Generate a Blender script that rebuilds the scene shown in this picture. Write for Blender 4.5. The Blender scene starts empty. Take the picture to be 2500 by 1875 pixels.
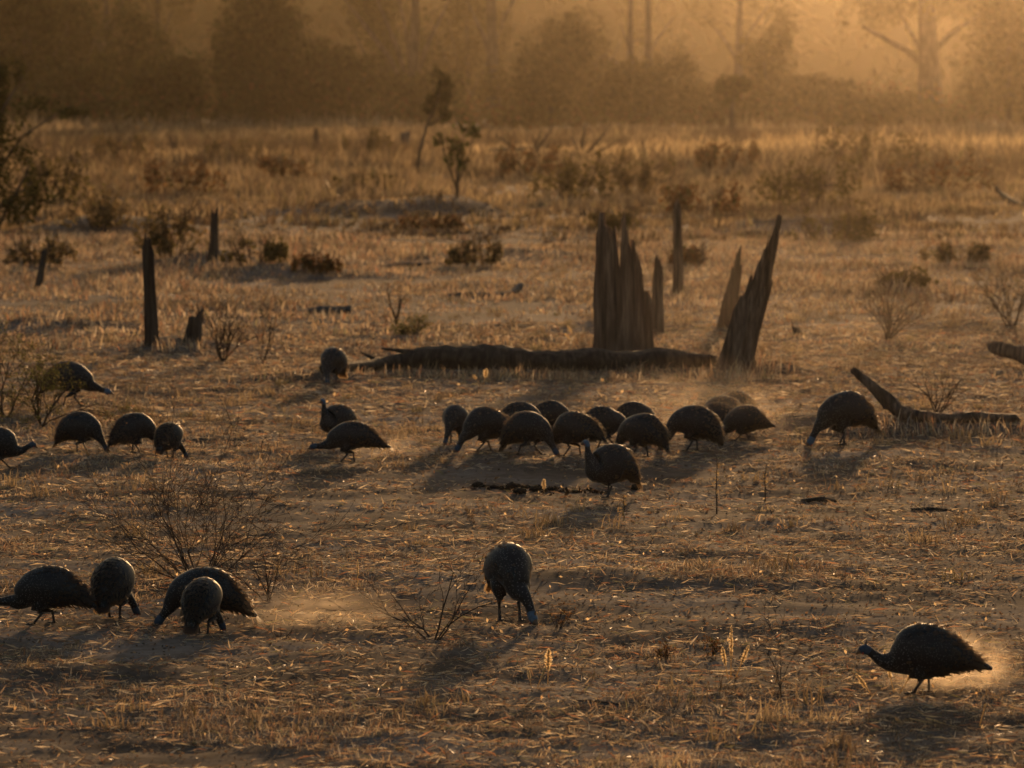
import bpy, bmesh, math, random
import numpy as np
from mathutils import Vector, Matrix

random.seed(11)
RNG = np.random.default_rng(11)
SC = bpy.context.scene
COL = SC.collection
R = math.radians

# ------------------------------------------------------------------ camera
CAM_H = 3.3                       # seen from the seat of an open vehicle
FPX = 200.0 / 36.0 * 2500.0       # focal length in photo pixels
HORIZON = 220.0                   # photo row of the horizon
PITCH = math.atan((937.5 - HORIZON) / FPX)
cam_data = bpy.data.cameras.new('camera')
cam = bpy.data.objects.new('camera', cam_data)
COL.objects.link(cam)
cam.location = (0, 0, CAM_H)
cam.rotation_euler = (math.pi / 2 - PITCH, 0, 0)
cam_data.lens = 200.0
cam_data.sensor_width = 36.0
cam_data.clip_start = 0.5
cam_data.clip_end = 6000.0
cam_data.dof.use_dof = True
cam_data.dof.focus_distance = 38.0
cam_data.dof.aperture_fstop = 5.6
SC.camera = cam

# ------------------------------------------------------------------ sky and sun
SUN_AZ, SUN_EL = R(5.6), R(5.7)
world = bpy.data.worlds.new('World')
SC.world = world
world.use_nodes = True
wn = world.node_tree
bg = wn.nodes['Background']
sky = wn.nodes.new('ShaderNodeTexSky')
sky.sky_type = 'NISHITA'
sky.sun_disc = False
sky.sun_elevation = SUN_EL
sky.sun_rotation = SUN_AZ
sky.dust_density = 4.0
wn.links.new(sky.outputs[0], bg.inputs['Color'])
bg.inputs['Strength'].default_value = 0.08
SUN_DIR = Vector((math.sin(SUN_AZ) * math.cos(SUN_EL), math.cos(SUN_AZ) * math.cos(SUN_EL), math.sin(SUN_EL)))
sd = bpy.data.lights.new('sun', 'SUN')
sd.energy = 2.9
sd.angle = R(1.8)
sd.color = (1.0, 0.58, 0.265)
sun = bpy.data.objects.new('sun', sd)
COL.objects.link(sun)
sun.rotation_euler = SUN_DIR.to_track_quat('Z', 'Y').to_euler()
sun.location = (20, 160, 40)

SC.view_settings.view_transform = 'Standard'
SC.view_settings.look = 'None'
SC.view_settings.exposure = 0.9
SC.view_settings.gamma = 1.0
SC.render.engine = 'CYCLES'
SC.cycles.max_bounces = 6
SC.cycles.diffuse_bounces = 2
SC.cycles.transmission_bounces = 3
SC.cycles.volume_bounces = 0
SC.cycles.transparent_max_bounces = 8
SC.cycles.use_denoising = True
SC.cycles.sample_clamp_indirect = 4.0
SC.cycles.use_adaptive_sampling = False

HAZE_DENSITY = 0.000056
HAZE_COLOR = (0.53, 0.455, 0.36)
HAZE_G = 0.972

# ------------------------------------------------------------------ noise and terrain height
def _hash(ix, iy, s):
    h = (ix.astype(np.int64) * 374761393 + iy.astype(np.int64) * 668265263 + s * 1442695041) & 0xffffffff
    h = ((h ^ (h >> 13)) * 1274126177) & 0xffffffff
    h = h ^ (h >> 16)
    return (h & 0xffffff) / float(0xffffff)

def vnoise(x, y, s=0):
    x = np.asarray(x, float); y = np.asarray(y, float)
    ix = np.floor(x); iy = np.floor(y)
    fx = x - ix; fy = y - iy
    fx = fx * fx * (3 - 2 * fx); fy = fy * fy * (3 - 2 * fy)
    a = _hash(ix, iy, s); b = _hash(ix + 1, iy, s); c = _hash(ix, iy + 1, s); d = _hash(ix + 1, iy + 1, s)
    return (a * (1 - fx) + b * fx) * (1 - fy) + (c * (1 - fx) + d * fx) * fy

def flat_at(px, py):
    u = (px - 1250.0) / FPX; v = (937.5 - py) / FPX
    dy = math.cos(PITCH) + v * math.sin(PITCH); dz = -math.sin(PITCH) + v * math.cos(PITCH)
    t = -CAM_H / dz
    return u * t, dy * t

# low mounds of soil the photograph shows: photo x, photo y, half width, half depth (m), height
MOUNDS = [(*flat_at(px, py), a, b, h) for px, py, a, b, h in [
    (110, 800, 1.7, 1.6, .15), (430, 850, 1.0, 1.1, .16), (520, 640, 1.3, 2.0, .32), (700, 660, 1.6, 2.0, .22),
    (1840, 905, .55, .8, .15), (1280, 908, 2.0, .6, .13), (780, 930, .7, .8, .10), (2250, 1050, 1.3, .9, .10),
    (1990, 1040, .9, .8, .10), (250, 560, 2.4, 3.0, .42), (900, 520, 3.2, 4.0, .38), (1120, 520, 1.6, 3.0, .36),
    (1500, 800, .8, 1.0, .10), (2000, 560, 3.0, 4.0, .4), (2380, 800, 1.2, 1.2, .14), (1250, 620, 2.0, 2.6, .22),
    (250, 1640, .8, .5, .05), (1500, 1420, 1.2, .8, .05)]]

def height(x, y):
    x = np.asarray(x, float); y = np.asarray(y, float)
    h = 0.075 * (vnoise(x / 3.1, y / 4.3, 1) - .5) + 0.035 * (vnoise(x / .9, y / 1.1, 2) - .5) + 0.030 * (vnoise(x / .33, y / .42, 3) - .5) + 0.022 * (vnoise(x / .13, y / .18, 7) - .5) * np.clip((110 - y) / 30, 0, 1)
    h = h + 0.18 * (vnoise(x / 11., y / 17., 4) - .5) * np.clip((y - 60) / 60, 0, 1)
    for mx, my, a, b, hh in MOUNDS:
        q = ((x - mx) / a) ** 2 + ((y - my) / b) ** 2
        h = h + hh * np.exp(-q * 1.6)
    return h

def hz(x, y):
    return float(height(np.array([x]), np.array([y]))[0])

def at(px, py):
    """ground point seen at a pixel of the 2500 x 1875 photograph, and the pixels per metre there"""
    u = (px - 1250.0) / FPX; v = (937.5 - py) / FPX
    d = np.array([u, math.cos(PITCH) + v * math.sin(PITCH), -math.sin(PITCH) + v * math.cos(PITCH)])
    t0 = -CAM_H / d[2]
    ts = np.linspace(t0 * .80, t0 * 1.15, 900)
    zz = CAM_H + d[2] * ts - height(d[0] * ts, d[1] * ts)
    k = np.argmax(zz < 0) if (zz < 0).any() else len(ts) - 1
    t = ts[k]
    x, y = d[0] * t, d[1] * t
    return Vector((x, y, hz(x, y))), FPX / t

def far_point(px, dist):
    x = (px - 1250.0) / FPX * dist
    return Vector((x, dist, hz(x, dist)))

def far_z(py, dist):
    return CAM_H + dist * (HORIZON - py) / FPX

# ------------------------------------------------------------------ materials
def new_mat(name):
    m = bpy.data.materials.new(name); m.use_nodes = True
    nt = m.node_tree; nt.nodes.clear()
    out = nt.nodes.new('ShaderNodeOutputMaterial')
    return m, nt, out

def N(nt, kind, **kw):
    n = nt.nodes.new(kind)
    for k, v in kw.items():
        if k in n.inputs: n.inputs[k].default_value = v
        else: setattr(n, k, v)
    return n

def ramp(nt, fac, stops):
    r = nt.nodes.new('ShaderNodeValToRGB')
    e = r.color_ramp.elements
    while len(e) < len(stops): e.new(.5)
    for el, (p, c) in zip(e, stops):
        el.position = p; el.color = (*c, 1)
    nt.links.new(fac, r.inputs[0])
    return r.outputs[0]

def wood_mat(name, dark, light, scale=(14, 14, 1.2)):
    m, nt, out = new_mat(name)
    tc = N(nt, 'ShaderNodeTexCoord'); mp = N(nt, 'ShaderNodeMapping')
    mp.inputs['Scale'].default_value = scale
    nt.links.new(tc.outputs['Object'], mp.inputs[0])
    no = N(nt, 'ShaderNodeTexNoise', Scale=1.0, Detail=6.0, Roughness=.65)
    nt.links.new(mp.outputs[0], no.inputs['Vector'])
    c = ramp(nt, no.outputs[0], [(.38, dark), (.52, tuple(.6 * a + .4 * b for a, b in zip(dark, light))), (.64, light)])
    b = N(nt, 'ShaderNodeBsdfPrincipled', Roughness=.85)
    b.inputs['Specular IOR Level'].default_value = .2
    nt.links.new(c, b.inputs['Base Color'])
    bp = N(nt, 'ShaderNodeBump', Strength=.9, Distance=.03)
    nt.links.new(no.outputs[0], bp.inputs['Height']); nt.links.new(bp.outputs[0], b.inputs['Normal'])
    nt.links.new(b.outputs[0], out.inputs[0])
    return m

def leaf_mat(name, tint=(1, 1, 1), trans=.5, attr=True, rough=.6, gloss=.0):
    m, nt, out = new_mat(name)
    if attr:
        a = N(nt, 'ShaderNodeAttribute'); a.attribute_name = 'col'
        mul = N(nt, 'ShaderNodeMixRGB', blend_type='MULTIPLY'); mul.inputs[0].default_value = 1
        mul.inputs[2].default_value = (*tint, 1); nt.links.new(a.outputs['Color'], mul.inputs[1]); c = mul.outputs[0]
    else:
        rg = N(nt, 'ShaderNodeRGB'); rg.outputs[0].default_value = (*tint, 1); c = rg.outputs[0]
    d = N(nt, 'ShaderNodeBsdfDiffuse'); t = N(nt, 'ShaderNodeBsdfTranslucent')
    nt.links.new(c, d.inputs[0]); nt.links.new(c, t.inputs[0])
    mx = N(nt, 'ShaderNodeMixShader'); mx.inputs[0].default_value = trans
    nt.links.new(d.outputs[0], mx.inputs[1]); nt.links.new(t.outputs[0], mx.inputs[2])
    res = mx.outputs[0]
    if gloss > 0:
        g = N(nt, 'ShaderNodeBsdfGlossy', Roughness=.38); m2 = N(nt, 'ShaderNodeMixShader'); m2.inputs[0].default_value = gloss
        nt.links.new(res, m2.inputs[1]); nt.links.new(g.outputs[0], m2.inputs[2]); res = m2.outputs[0]
    nt.links.new(res, out.inputs[0])
    return m

def ground_mat():
    m, nt, out = new_mat('dry_soil')
    tc = N(nt, 'ShaderNodeTexCoord')
    n1 = N(nt, 'ShaderNodeTexNoise', Scale=.55, Detail=5.0, Roughness=.6)
    n2 = N(nt, 'ShaderNodeTexNoise', Scale=9.0, Detail=8.0, Roughness=.7)
    for n in (n1, n2): nt.links.new(tc.outputs['Object'], n.inputs['Vector'])
    c1 = ramp(nt, n1.outputs[0], [(.35, (.10, .080, .066)), (.5, (.15, .122, .102)), (.68, (.23, .20, .18))])
    c2 = ramp(nt, n2.outputs[0], [(.3, (.55, .5, .45)), (.6, (1, 1, 1)), (.75, (1.25, 1.2, 1.1))])
    mul = N(nt, 'ShaderNodeMixRGB', blend_type='MULTIPLY'); mul.inputs[0].default_value = 1
    nt.links.new(c1, mul.inputs[1]); nt.links.new(c2, mul.inputs[2])
    b = N(nt, 'ShaderNodeBsdfPrincipled', Roughness=1.0)
    b.inputs['Specular IOR Level'].default_value = .004
    nt.links.new(mul.outputs[0], b.inputs['Base Color'])
    bp = N(nt, 'ShaderNodeBump', Strength=.3, Distance=.012)
    nt.links.new(n2.outputs[0], bp.inputs['Height']); nt.links.new(bp.outputs[0], b.inputs['Normal'])
    nt.links.new(b.outputs[0], out.inputs[0])
    return m

def plumage_mat(name, dot=.15, scale=78.0, trans=.0, base=(.013, .012, .012)):
    m, nt, out = new_mat(name)
    tc = N(nt, 'ShaderNodeTexCoord'); vo = N(nt, 'ShaderNodeTexVoronoi', Scale=scale, Randomness=.85)
    nt.links.new(tc.outputs['Object'], vo.inputs['Vector'])
    c = ramp(nt, vo.outputs['Distance'], [(.20, (dot, dot * .96, dot * .92)), (.34, base), (1, base)])
    b = N(nt, 'ShaderNodeBsdfPrincipled', Roughness=.62)
    b.inputs['Specular IOR Level'].default_value = .35
    b.inputs['Sheen Weight'].default_value = .16
    b.inputs['Sheen Roughness'].default_value = .4
    nt.links.new(c, b.inputs['Base Color'])
    res = b.outputs[0]
    if trans:
        t = N(nt, 'ShaderNodeBsdfTranslucent'); t.inputs[0].default_value = (.5, .36, .22, 1)
        mx = N(nt, 'ShaderNodeMixShader'); mx.inputs[0].default_value = trans
        nt.links.new(res, mx.inputs[1]); nt.links.new(t.outputs[0], mx.inputs[2]); res = mx.outputs[0]
    nt.links.new(res, out.inputs[0])
    return m

def plain(name, col, rough=.6, spec=.3):
    m, nt, out = new_mat(name)
    tc = N(nt, 'ShaderNodeTexCoord'); no = N(nt, 'ShaderNodeTexNoise', Scale=60.0, Detail=3.0)
    nt.links.new(tc.outputs['Object'], no.inputs['Vector'])
    c = ramp(nt, no.outputs[0], [(.3, tuple(x * .7 for x in col)), (.7, tuple(min(1, x * 1.25) for x in col))])
    b = N(nt, 'ShaderNodeBsdfPrincipled', Roughness=rough)
    b.inputs['Specular IOR Level'].default_value = spec
    nt.links.new(c, b.inputs['Base Color']); nt.links.new(b.outputs[0], out.inputs[0])
    return m

M = dict(
    soil=ground_mat(),
    grass=leaf_mat('dry_grass', trans=.5, gloss=.04),
    leaf=leaf_mat('foliage', trans=.4),
    thick=leaf_mat('leathery_foliage', trans=.14),
    seed=leaf_mat('seed_head', trans=.72),
    deadwood=wood_mat('weathered_deadwood', (.07, .045, .031), (.28, .19, .13)),
    darkwood=wood_mat('dark_rotten_wood', (.03, .023, .018), (.11, .085, .065)),
    greywood=wood_mat('grey_bleached_wood', (.05, .047, .045), (.19, .17, .155)),
    bark=wood_mat('tree_bark', (.045, .036, .028), (.13, .105, .082), (3, 3, .8)),
    twig=plain('twig_bark', (.075, .05, .036), .8, .15),
    added_hill=plain('added_hill_green', (.06, .055, .03), .95, .0),
    dung=plain('dung', (.03, .022, .015), .9, .1),
    plumage=plumage_mat('spotted_plumage'),
    loose=plumage_mat('loose_feathers', dot=.10, trans=.36),
    wing=plumage_mat('barred_wing', dot=.12, scale=95.0),
    blue=plain('bright_blue_skin', (.085, .135, .20), .55),
    skin=plain('blue_head_skin', (.035, .06, .095), .55),
    face=plain('pale_face_skin', (.34, .38, .44), .55),
    horn=plain('horn', (.17, .10, .06), .5),
    wattle=plain('red_wattle', (.33, .05, .035), .5),
    leg=plain('leg_scales', (.05, .042, .04), .6),
)

# ------------------------------------------------------------------ mesh helpers
def empty(name, loc, rz=0.0):
    o = bpy.data.objects.new(name, None); o.empty_display_size = .2
    COL.objects.link(o); o.location = loc; o.rotation_euler = (0, 0, rz)
    return o

def tag(o, label=None, cat=None, group=None, kind=None):
    if label: o['label'] = label
    if cat: o['category'] = cat
    if group: o['group'] = group
    if kind: o['kind'] = kind
    return o

def link_mesh(name, me, parent=None, loc=None):
    o = bpy.data.objects.new(name, me); COL.objects.link(o)
    if parent is not None: o.parent = parent
    if loc is not None: o.location = loc
    return o

class MB:
    def __init__(s): s.v = []; s.f = []; s.m = []; s.c = []
    def face(s, idx, m=0): s.f.append(idx); s.m.append(m)
    def tube(s, pts, rad, seg=6, m=0, cap=True):
        pts = [Vector(p) for p in pts]; b0 = len(s.v); n = len(pts)
        ref = Vector((.31, .17, .93))
        for i, p in enumerate(pts):
            t = (pts[min(i + 1, n - 1)] - pts[max(i - 1, 0)])
            if t.length < 1e-9: t = Vector((0, 0, 1))
            t.normalize()
            a = t.cross(ref)
            if a.length < .05: a = t.cross(Vector((1, 0, 0)))
            a.normalize(); b = t.cross(a)
            for k in range(seg):
                an = 2 * math.pi * k / seg
                s.v.append(p + (a * math.cos(an) + b * math.sin(an)) * rad[i])
        for i in range(n - 1):
            for k in range(seg):
                k2 = (k + 1) % seg
                s.face((b0 + i * seg + k, b0 + i * seg + k2, b0 + (i + 1) * seg + k2, b0 + (i + 1) * seg + k), m)
        if cap:
            s.face(tuple(b0 + k for k in range(seg))[::-1], m)
            s.face(tuple(b0 + (n - 1) * seg + k for k in range(seg)), m)
    def mesh(s, name, mats, smooth=True):
        me = bpy.data.meshes.new(name)
        me.from_pydata([tuple(v) for v in s.v], [], s.f)
        for mt in mats: me.materials.append(mt)
        if len(mats) > 1: me.polygons.foreach_set('material_index', s.m)
        if smooth: me.polygons.foreach_set('use_smooth', [True] * len(s.f))
        me.update()
        return me

def np_mesh(name, V, F, mat, col=None):
    """V (n,3), F (m,k) index array, col (n,3) per-vertex colour"""
    me = bpy.data.meshes.new(name)
    V = np.ascontiguousarray(V, np.float32); F = np.ascontiguousarray(F, np.int32)
    k = F.shape[1]
    me.vertices.add(len(V)); me.vertices.foreach_set('co', V.ravel())
    me.loops.add(F.size); me.loops.foreach_set('vertex_index', F.ravel())
    me.polygons.add(len(F)); me.polygons.foreach_set('loop_start', np.arange(0, F.size, k, dtype=np.int32))
    try: me.polygons.foreach_set('loop_total', np.full(len(F), k, np.int32))
    except Exception: pass
    if col is not None:
        a = me.attributes.new('col', 'FLOAT_COLOR', 'POINT')
        a.data.foreach_set('color', np.ascontiguousarray(np.concatenate([col, np.ones((len(col), 1))], 1), np.float32).ravel())
    me.materials.append(mat)
    me.update(calc_edges=True)
    return me

def rand_unit(n):
    v = RNG.normal(size=(n, 3)); return v / np.linalg.norm(v, axis=1, keepdims=True)

def pick_cols(n, palette, jitter=.22):
    p = np.array([c for c, w in palette]); w = np.array([w for c, w in palette], float); w /= w.sum()
    k = RNG.choice(len(p), n, p=w)
    return p[k] * (1 + RNG.uniform(-jitter, jitter, (n, 1)))

def leaf_quads(C, size, palette, name, mat, flat=.0, aspect=.6):
    """leaf-shaped quads (a rhomb, slightly folded) at centres C"""
    n = len(C)
    U = rand_unit(n); U[:, 2] *= (1 - flat); U /= np.linalg.norm(U, axis=1, keepdims=True)
    W = np.cross(U, rand_unit(n)); W /= np.linalg.norm(W, axis=1, keepdims=True) + 1e-9
    s = (size * RNG.uniform(.6, 1.4, n))[:, None]
    nn = np.cross(U, W)
    V = np.stack([C - U * s, C + W * s * aspect + nn * s * .15, C + U * s, C - W * s * aspect + nn * s * .15], 1).reshape(-1, 3)
    F = np.arange(4 * n).reshape(n, 4)
    return np_mesh(name, V, F, mat, np.repeat(pick_cols(n, palette), 4, 0))

def blades(P, hgt, wid, lean, palette, name, mat, curl=.5, colors=None):
    """grass blades: bent strips of a quad and a tip triangle rooted at P"""
    n = len(P)
    az = RNG.uniform(0, 2 * math.pi, n); fa = RNG.uniform(0, 2 * math.pi, n)
    L = np.stack([np.cos(az), np.sin(az), np.zeros(n)], 1); S = np.stack([np.cos(fa), np.sin(fa), np.zeros(n)], 1)
    h = hgt[:, None]; w = wid[:, None] * .5; ln = lean[:, None]
    up = np.array([[0, 0, 1.]])
    mid = P + up * h * .55 * np.cos(ln * .6) + L * h * .55 * np.sin(ln * .6)
    tip = mid + up * h * .5 * np.cos(ln * (1 + curl)) + L * h * .5 * np.sin(ln * (1 + curl))
    tip[:, 2] = np.maximum(tip[:, 2], P[:, 2] + .006)
    V = np.stack([P - S * w, P + S * w, mid + S * w * .8, mid - S * w * .8, tip], 1).reshape(-1, 3)
    b = (np.arange(n) * 5)[:, None]
    F = np.concatenate([b + np.array([[0, 1, 2]]), b + np.array([[0, 2, 3]]), b + np.array([[3, 2, 4]])], 0)
    c = pick_cols(n, palette) if colors is None else colors
    return np_mesh(name, V, F, mat, np.repeat(c, 5, 0))

# ------------------------------------------------------------------ ground
def build_ground():
    ys = [-90, -40, -15, -4]
    y = 2.0
    while y < 1480:
        ys.append(y); y += y * (.0045 if y < 75 else .011) if y > 18 else 1.0
    ys += [1560, 1700]
    u = np.linspace(-1, 1, 251)
    prof = np.sign(u) * (.30 * np.abs(u) + .70 * np.abs(u) ** 5)
    V = []
    for y in ys:
        W = max(22.0, .32 * y) if 0 < y < 1500 else 420.0
        x = prof * max(W, 60) if y > 60 else prof * 60
        x = prof * (14 + .34 * max(y, 0)) / .30 * .6
        x = np.where(np.abs(u) >= 1, np.sign(u) * 760, np.clip(x, -750, 750))
        V.append(np.stack([x, np.full_like(x, y), height(x, np.full_like(x, y))], 1))
    V = np.concatenate(V); nr, nc = len(ys), len(u)
    i = np.arange((nr - 1) * (nc - 1)); r, c = i // (nc - 1), i % (nc - 1)
    a = r * nc + c
    F = np.stack([a, a + 1, a + nc + 1, a + nc], 1)
    me = np_mesh('ground', V, F, M['soil'])
    me.polygons.foreach_set('use_smooth', np.ones(len(F), bool))
    tag(link_mesh('ground', me), kind='structure')
build_ground()

# ------------------------------------------------------------------ where the birds stand (they trample the grass round their feet)
FLOCK = [
    # label, px, py, heading, kw
    ('guineafowl with bright blue head stepping right behind the thorn bush', 176, 996, 2, dict(blue=True, pose='reach', scale=1.26, drop=.0, stride=.05, pitch=-.06)),
    ('guineafowl walking in at the left edge, only its front half showing', -2, 1146, 5, dict(pose='walk', drop=.075, stride=.06, pitch=-.10, scale=1.02)),
    ('guineafowl grazing to the right, left one of the trio beside the thorn bush', 200, 1104, -18, dict(scale=1.0, drop=.06, stride=.02)),
    ('guineafowl grazing behind tall weeds, middle one of the left trio', 332, 1106, 16, dict(scale=1.0, drop=.06, stride=.03, pitch=.05)),
    ('guineafowl with its back to the camera, right one of the left trio', 416, 1122, 70, dict(scale=.92, drop=.05, bend=-.5, stride=.03)),
    ('upright guineafowl standing just behind the crouching one', 822, 1088, 226, dict(blue=True, pose='stand', scale=.98, drop=.02, stride=.01, pitch=.12, fat=1.08)),
    ('guineafowl crouching low with neck stretched left and tail trailing', 850, 1130, 184, dict(pose='reach', scale=1.06, drop=.075, stride=.04, pitch=-.12, long=1.0)),
    ('lone round guineafowl at the left end of the fallen log', 812, 938, 250, dict(scale=1.16, drop=.06, bend=.3, stride=.02)),
    ('narrow guineafowl facing the camera at the left end of the main line', 1110, 1085, 255, dict(scale=.98, drop=.01, bend=-.2, stride=.02, fat=.95)),
    ('guineafowl grazing left, second from the left in the main line', 1182, 1104, 206, dict(scale=1.12, drop=.05, stride=.06)),
    ('guineafowl half hidden behind the third one of the main line', 1275, 1082, 10, dict(scale=1.0, drop=.015, stride=.03)),
    ('guineafowl grazing right, third from the left in the main line', 1293, 1112, -26, dict(scale=1.10, drop=.055, stride=.06)),
    ('backmost small guineafowl glowing behind the middle of the line', 1345, 1072, 8, dict(scale=.98, drop=.02, stride=.03)),
    ('guineafowl with pale cheek turned left in the middle of the line', 1398, 1114, 162, dict(pose='reach', scale=1.08, drop=.045, stride=.04, fat=1.03)),
    ('guineafowl striding behind the middle of the line with one leg forward', 1482, 1095, 14, dict(scale=1.04, drop=.04, stride=.07)),
    ('guineafowl of which only a rounded back shows above another in the line', 1555, 1078, 10, dict(scale=1.0, drop=.03, stride=.03)),
    ('guineafowl grazing left with pointed tail, right of the striding one', 1562, 1118, 156, dict(scale=1.08, drop=.045, stride=.04)),
    ('dark guineafowl grazing left, tallest of the right half of the line', 1690, 1102, 180, dict(scale=1.16, drop=.05, stride=.03, pitch=.04)),
    ('nearest of the faint guineafowl backs fading in the dust cloud', 1745, 1076, 175, dict(scale=1.0, drop=.04, stride=.03)),
    ('middle one of the faint guineafowl backs fading in the dust cloud', 1762, 1064, 178, dict(scale=1.02, drop=.04, stride=.03)),
    ('furthest of the faint guineafowl backs fading in the dust cloud', 1785, 1050, 180, dict(scale=1.02, drop=.04, stride=.03)),
    ('small guineafowl at the right end of the line with glowing tail fluff', 1812, 1078, 186, dict(scale=.98, drop=.10, stride=.05, pitch=-.08, tail=.05, long=.5)),
    ('largest guineafowl standing apart right of the line, blue head lowered', 2055, 1088, 204, dict(blue=True, scale=1.36, drop=.03, stride=.03, pitch=-.02)),
    ('alert guineafowl standing upright in front of the main line', 1484, 1216, 204, dict(blue=True, pose='stand', scale=1.06, drop=.0, stride=.015, pitch=.16, fat=1.06)),
    ('foreground guineafowl stretching its neck out past the left edge', 108, 1526, 180, dict(pose='reach', scale=1.06, drop=.09, stride=.04, pitch=-.10, long=.3)),
    ('foreground guineafowl seen from behind beside the bare bush', 280, 1512, 78, dict(scale=1.04, drop=.045, bend=-.55, stride=.03)),
    ('foreground guineafowl grazing left behind another at the huddle', 492, 1532, 184, dict(long=.6, scale=1.10, drop=.10, stride=.05, pitch=.02)),
    ('foreground guineafowl bending down in front of its grazing neighbour', 497, 1550, 76, dict(scale=.98, drop=.055, bend=-.4, stride=.04)),
    ('guineafowl with lowered blue head alone in the centre of the foreground', 1245, 1518, 285, dict(blue=True, scale=1.32, drop=.0, bend=.35, stride=.015, fat=.86, pitch=-.08)),
    ('guineafowl walking left with kicked-up dust behind it in the near right', 2250, 1694, 180, dict(pose='walk', scale=1.10, drop=.10, stride=.03, pitch=-.08, long=.85)),
]
FEET = np.array([flat_at(f[1], f[2]) for f in FLOCK])

def trampled(x, y):
    f = np.ones_like(x)
    for fx, fy in FEET:
        q = ((x - fx) / .34) ** 2 + ((y - fy + .35) / .75) ** 2
        f = np.minimum(f, 1 - .68 * np.exp(-q * q))
    return f

# ------------------------------------------------------------------ grass
STRAW = [((.54, .415, .26), 4), ((.41, .285, .175), 4), ((.25, .165, .105), 4), ((.68, .56, .40), 2.2), ((.11, .078, .056), 3), ((.19, .175, .10), 1.8), ((.27, .25, .22), 2.2), ((.37, .18, .095), 1.8)]
TALL = [((.38, .285, .16), 4), ((.29, .21, .12), 3), ((.20, .14, .085), 3), ((.13, .085, .05), 2), ((.14, .13, .06), 1)]
SCRUB = [((.11, .072, .042), 3), ((.075, .05, .032), 3), ((.16, .11, .06), 2), ((.10, .09, .045), 1.5)]

BARE = [(*flat_at(px, py), a, b) for px, py, a, b in [(60, 1822, .95, 1.0), (560, 1850, .45, .45), (350, 1590, .35, .4), (1820, 1255, .8, .4),
        (1150, 588, 2.5, 1.2), (900, 1210, .5, .3), (1380, 1160, 1.4, .7)]]

def scatter(y0, y1, dens, bias=1.0):
    """random ground points between two distances over the width the photograph shows, with a margin"""
    hw = lambda y: y * .0905 * 1.16 + 3.4
    area = (hw(y0) + hw(y1)) * (y1 - y0)
    n = int(area * dens)
    t = RNG.random(n * 2)
    y = y0 + (y1 - y0) * t
    keep = RNG.random(n * 2) < hw(y) / hw(y1)
    y = y[keep]
    x = RNG.uniform(-1, 1, len(y)) * hw(y)
    k = (np.abs(x) < y * .100 + .5) | (RNG.random(len(y)) < .4)      # thinner beyond the sides of the view
    return x[k], y[k]

def cover(x, y, cs=1.0):
    x1, y1 = x / cs, y / cs
    c = .5 * vnoise(x1 / 1.5, y1 / 1.9, 21) + .3 * vnoise(x1 / .41, y1 / .5, 22) + .2 * vnoise(x1 / .16, y1 / .2, 23)
    w = vnoise(x / cs / 1.7, y / cs / 2.6, 29)
    c = c - .15 * np.clip((w - .50) / .25, 0, 1)
    for bx, by, a, b in BARE:
        q = ((x - bx) / a) ** 2 + ((y - by) / b) ** 2
        c = c - .6 * np.exp(-q * q)
    return c

def add_grass(name, label, y0, y1, tuft_d, per, h_rng, w, lean, palette, thr=.40, spread=.05, tallness=None, cs=1.0, dark=0.0):
    x, y = scatter(y0, y1, tuft_d)
    c = cover(x, y, cs)
    k = c + RNG.uniform(-.10, .10, len(x)) > thr
    x, y, c = x[k], y[k], c[k]
    n = len(x)
    th = RNG.uniform(*h_rng, n) * np.clip(.2 + 1.7 * (c - thr + .25), .3, 1.6)
    if tallness is not None: th = th * tallness(x, y)
    if y0 < 72: th = th * trampled(x, y)
    tcol = pick_cols(n, palette, .2)
    # plants of a kind grow together, so the tint changes from patch to patch
    tint = .5 + 1.0 * vnoise(x / cs / .8, y / cs / 1.3, 27) ** 1.3
    tcol = tcol * tint[:, None]
    rep = np.maximum(2, (per * RNG.uniform(.4, 1.6, n)).astype(int))
    x = np.repeat(x, rep); y = np.repeat(y, rep); th = np.repeat(th, rep); tc = np.repeat(tcol, rep, 0)
    m = len(x)
    sp = spread * (th / np.mean(th)) ** .5
    x = x + RNG.normal(0, 1, m) * sp; y = y + RNG.normal(0, 1, m) * sp
    P = np.stack([x, y, height(x, y) - .004], 1)
    col = tc * .6 + pick_cols(m, palette, .3) * .4
    me = blades(P, th * RNG.uniform(.45, 1.3, m), w * RNG.uniform(.45, 1.7, m), RNG.uniform(lean[0], lean[1], m), palette, name, M['grass'], colors=col)
    o = link_mesh(name, me)
    tag(o, label, 'grass', kind='stuff')
    return o

patchy = lambda s, a=2.3: (lambda x, y: .45 + 1.3 * vnoise(x / a, y / (a * 1.4), s) ** 2)
add_grass('short_grass', 'short dry trampled grass in the foreground', 22, 42, 74, 11, (.016, .065), .0050, (.25, 1.45), STRAW, thr=.42, tallness=patchy(31, .7), spread=.028)
add_grass('stubble_grass', 'low dry grass under the main line of birds', 42, 72, 24, 9, (.020, .065), .0095, (.3, 1.45), STRAW, thr=.36, spread=.035, tallness=patchy(32, 1.0), cs=1.3)
add_grass('matted_grass', 'matted straw coloured grass around the dead stumps', 72, 132, 9.5, 6, (.05, .17), .021, (.15, 1.25), STRAW, thr=.22, tallness=patchy(33, 2), spread=.10, cs=2.2)
add_grass('scrubby_grass', 'tangled brown grass of the middle distance', 125, 230, 2.3, 6, (.12, .46), .05, (.1, .95), TALL, thr=.22, tallness=lambda x, y: patchy(34, 4)(x, y) * np.clip((y - 95) / 95, .3, 1), spread=.2, cs=3.2)
add_grass('tall_grass', 'tall golden grass before the far trees', 230, 470, .72, 6, (.25, 1.0), .10, (.05, .6), TALL, thr=.36, tallness=patchy(35, 9), spread=.4, cs=8.0)
SUNLIT_GOLD = [((.66, .50, .28), 3), ((.54, .39, .21), 3), ((.38, .27, .15), 1.5)]  # brighter palette: the sunlight on the far strip is put into its colour
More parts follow.
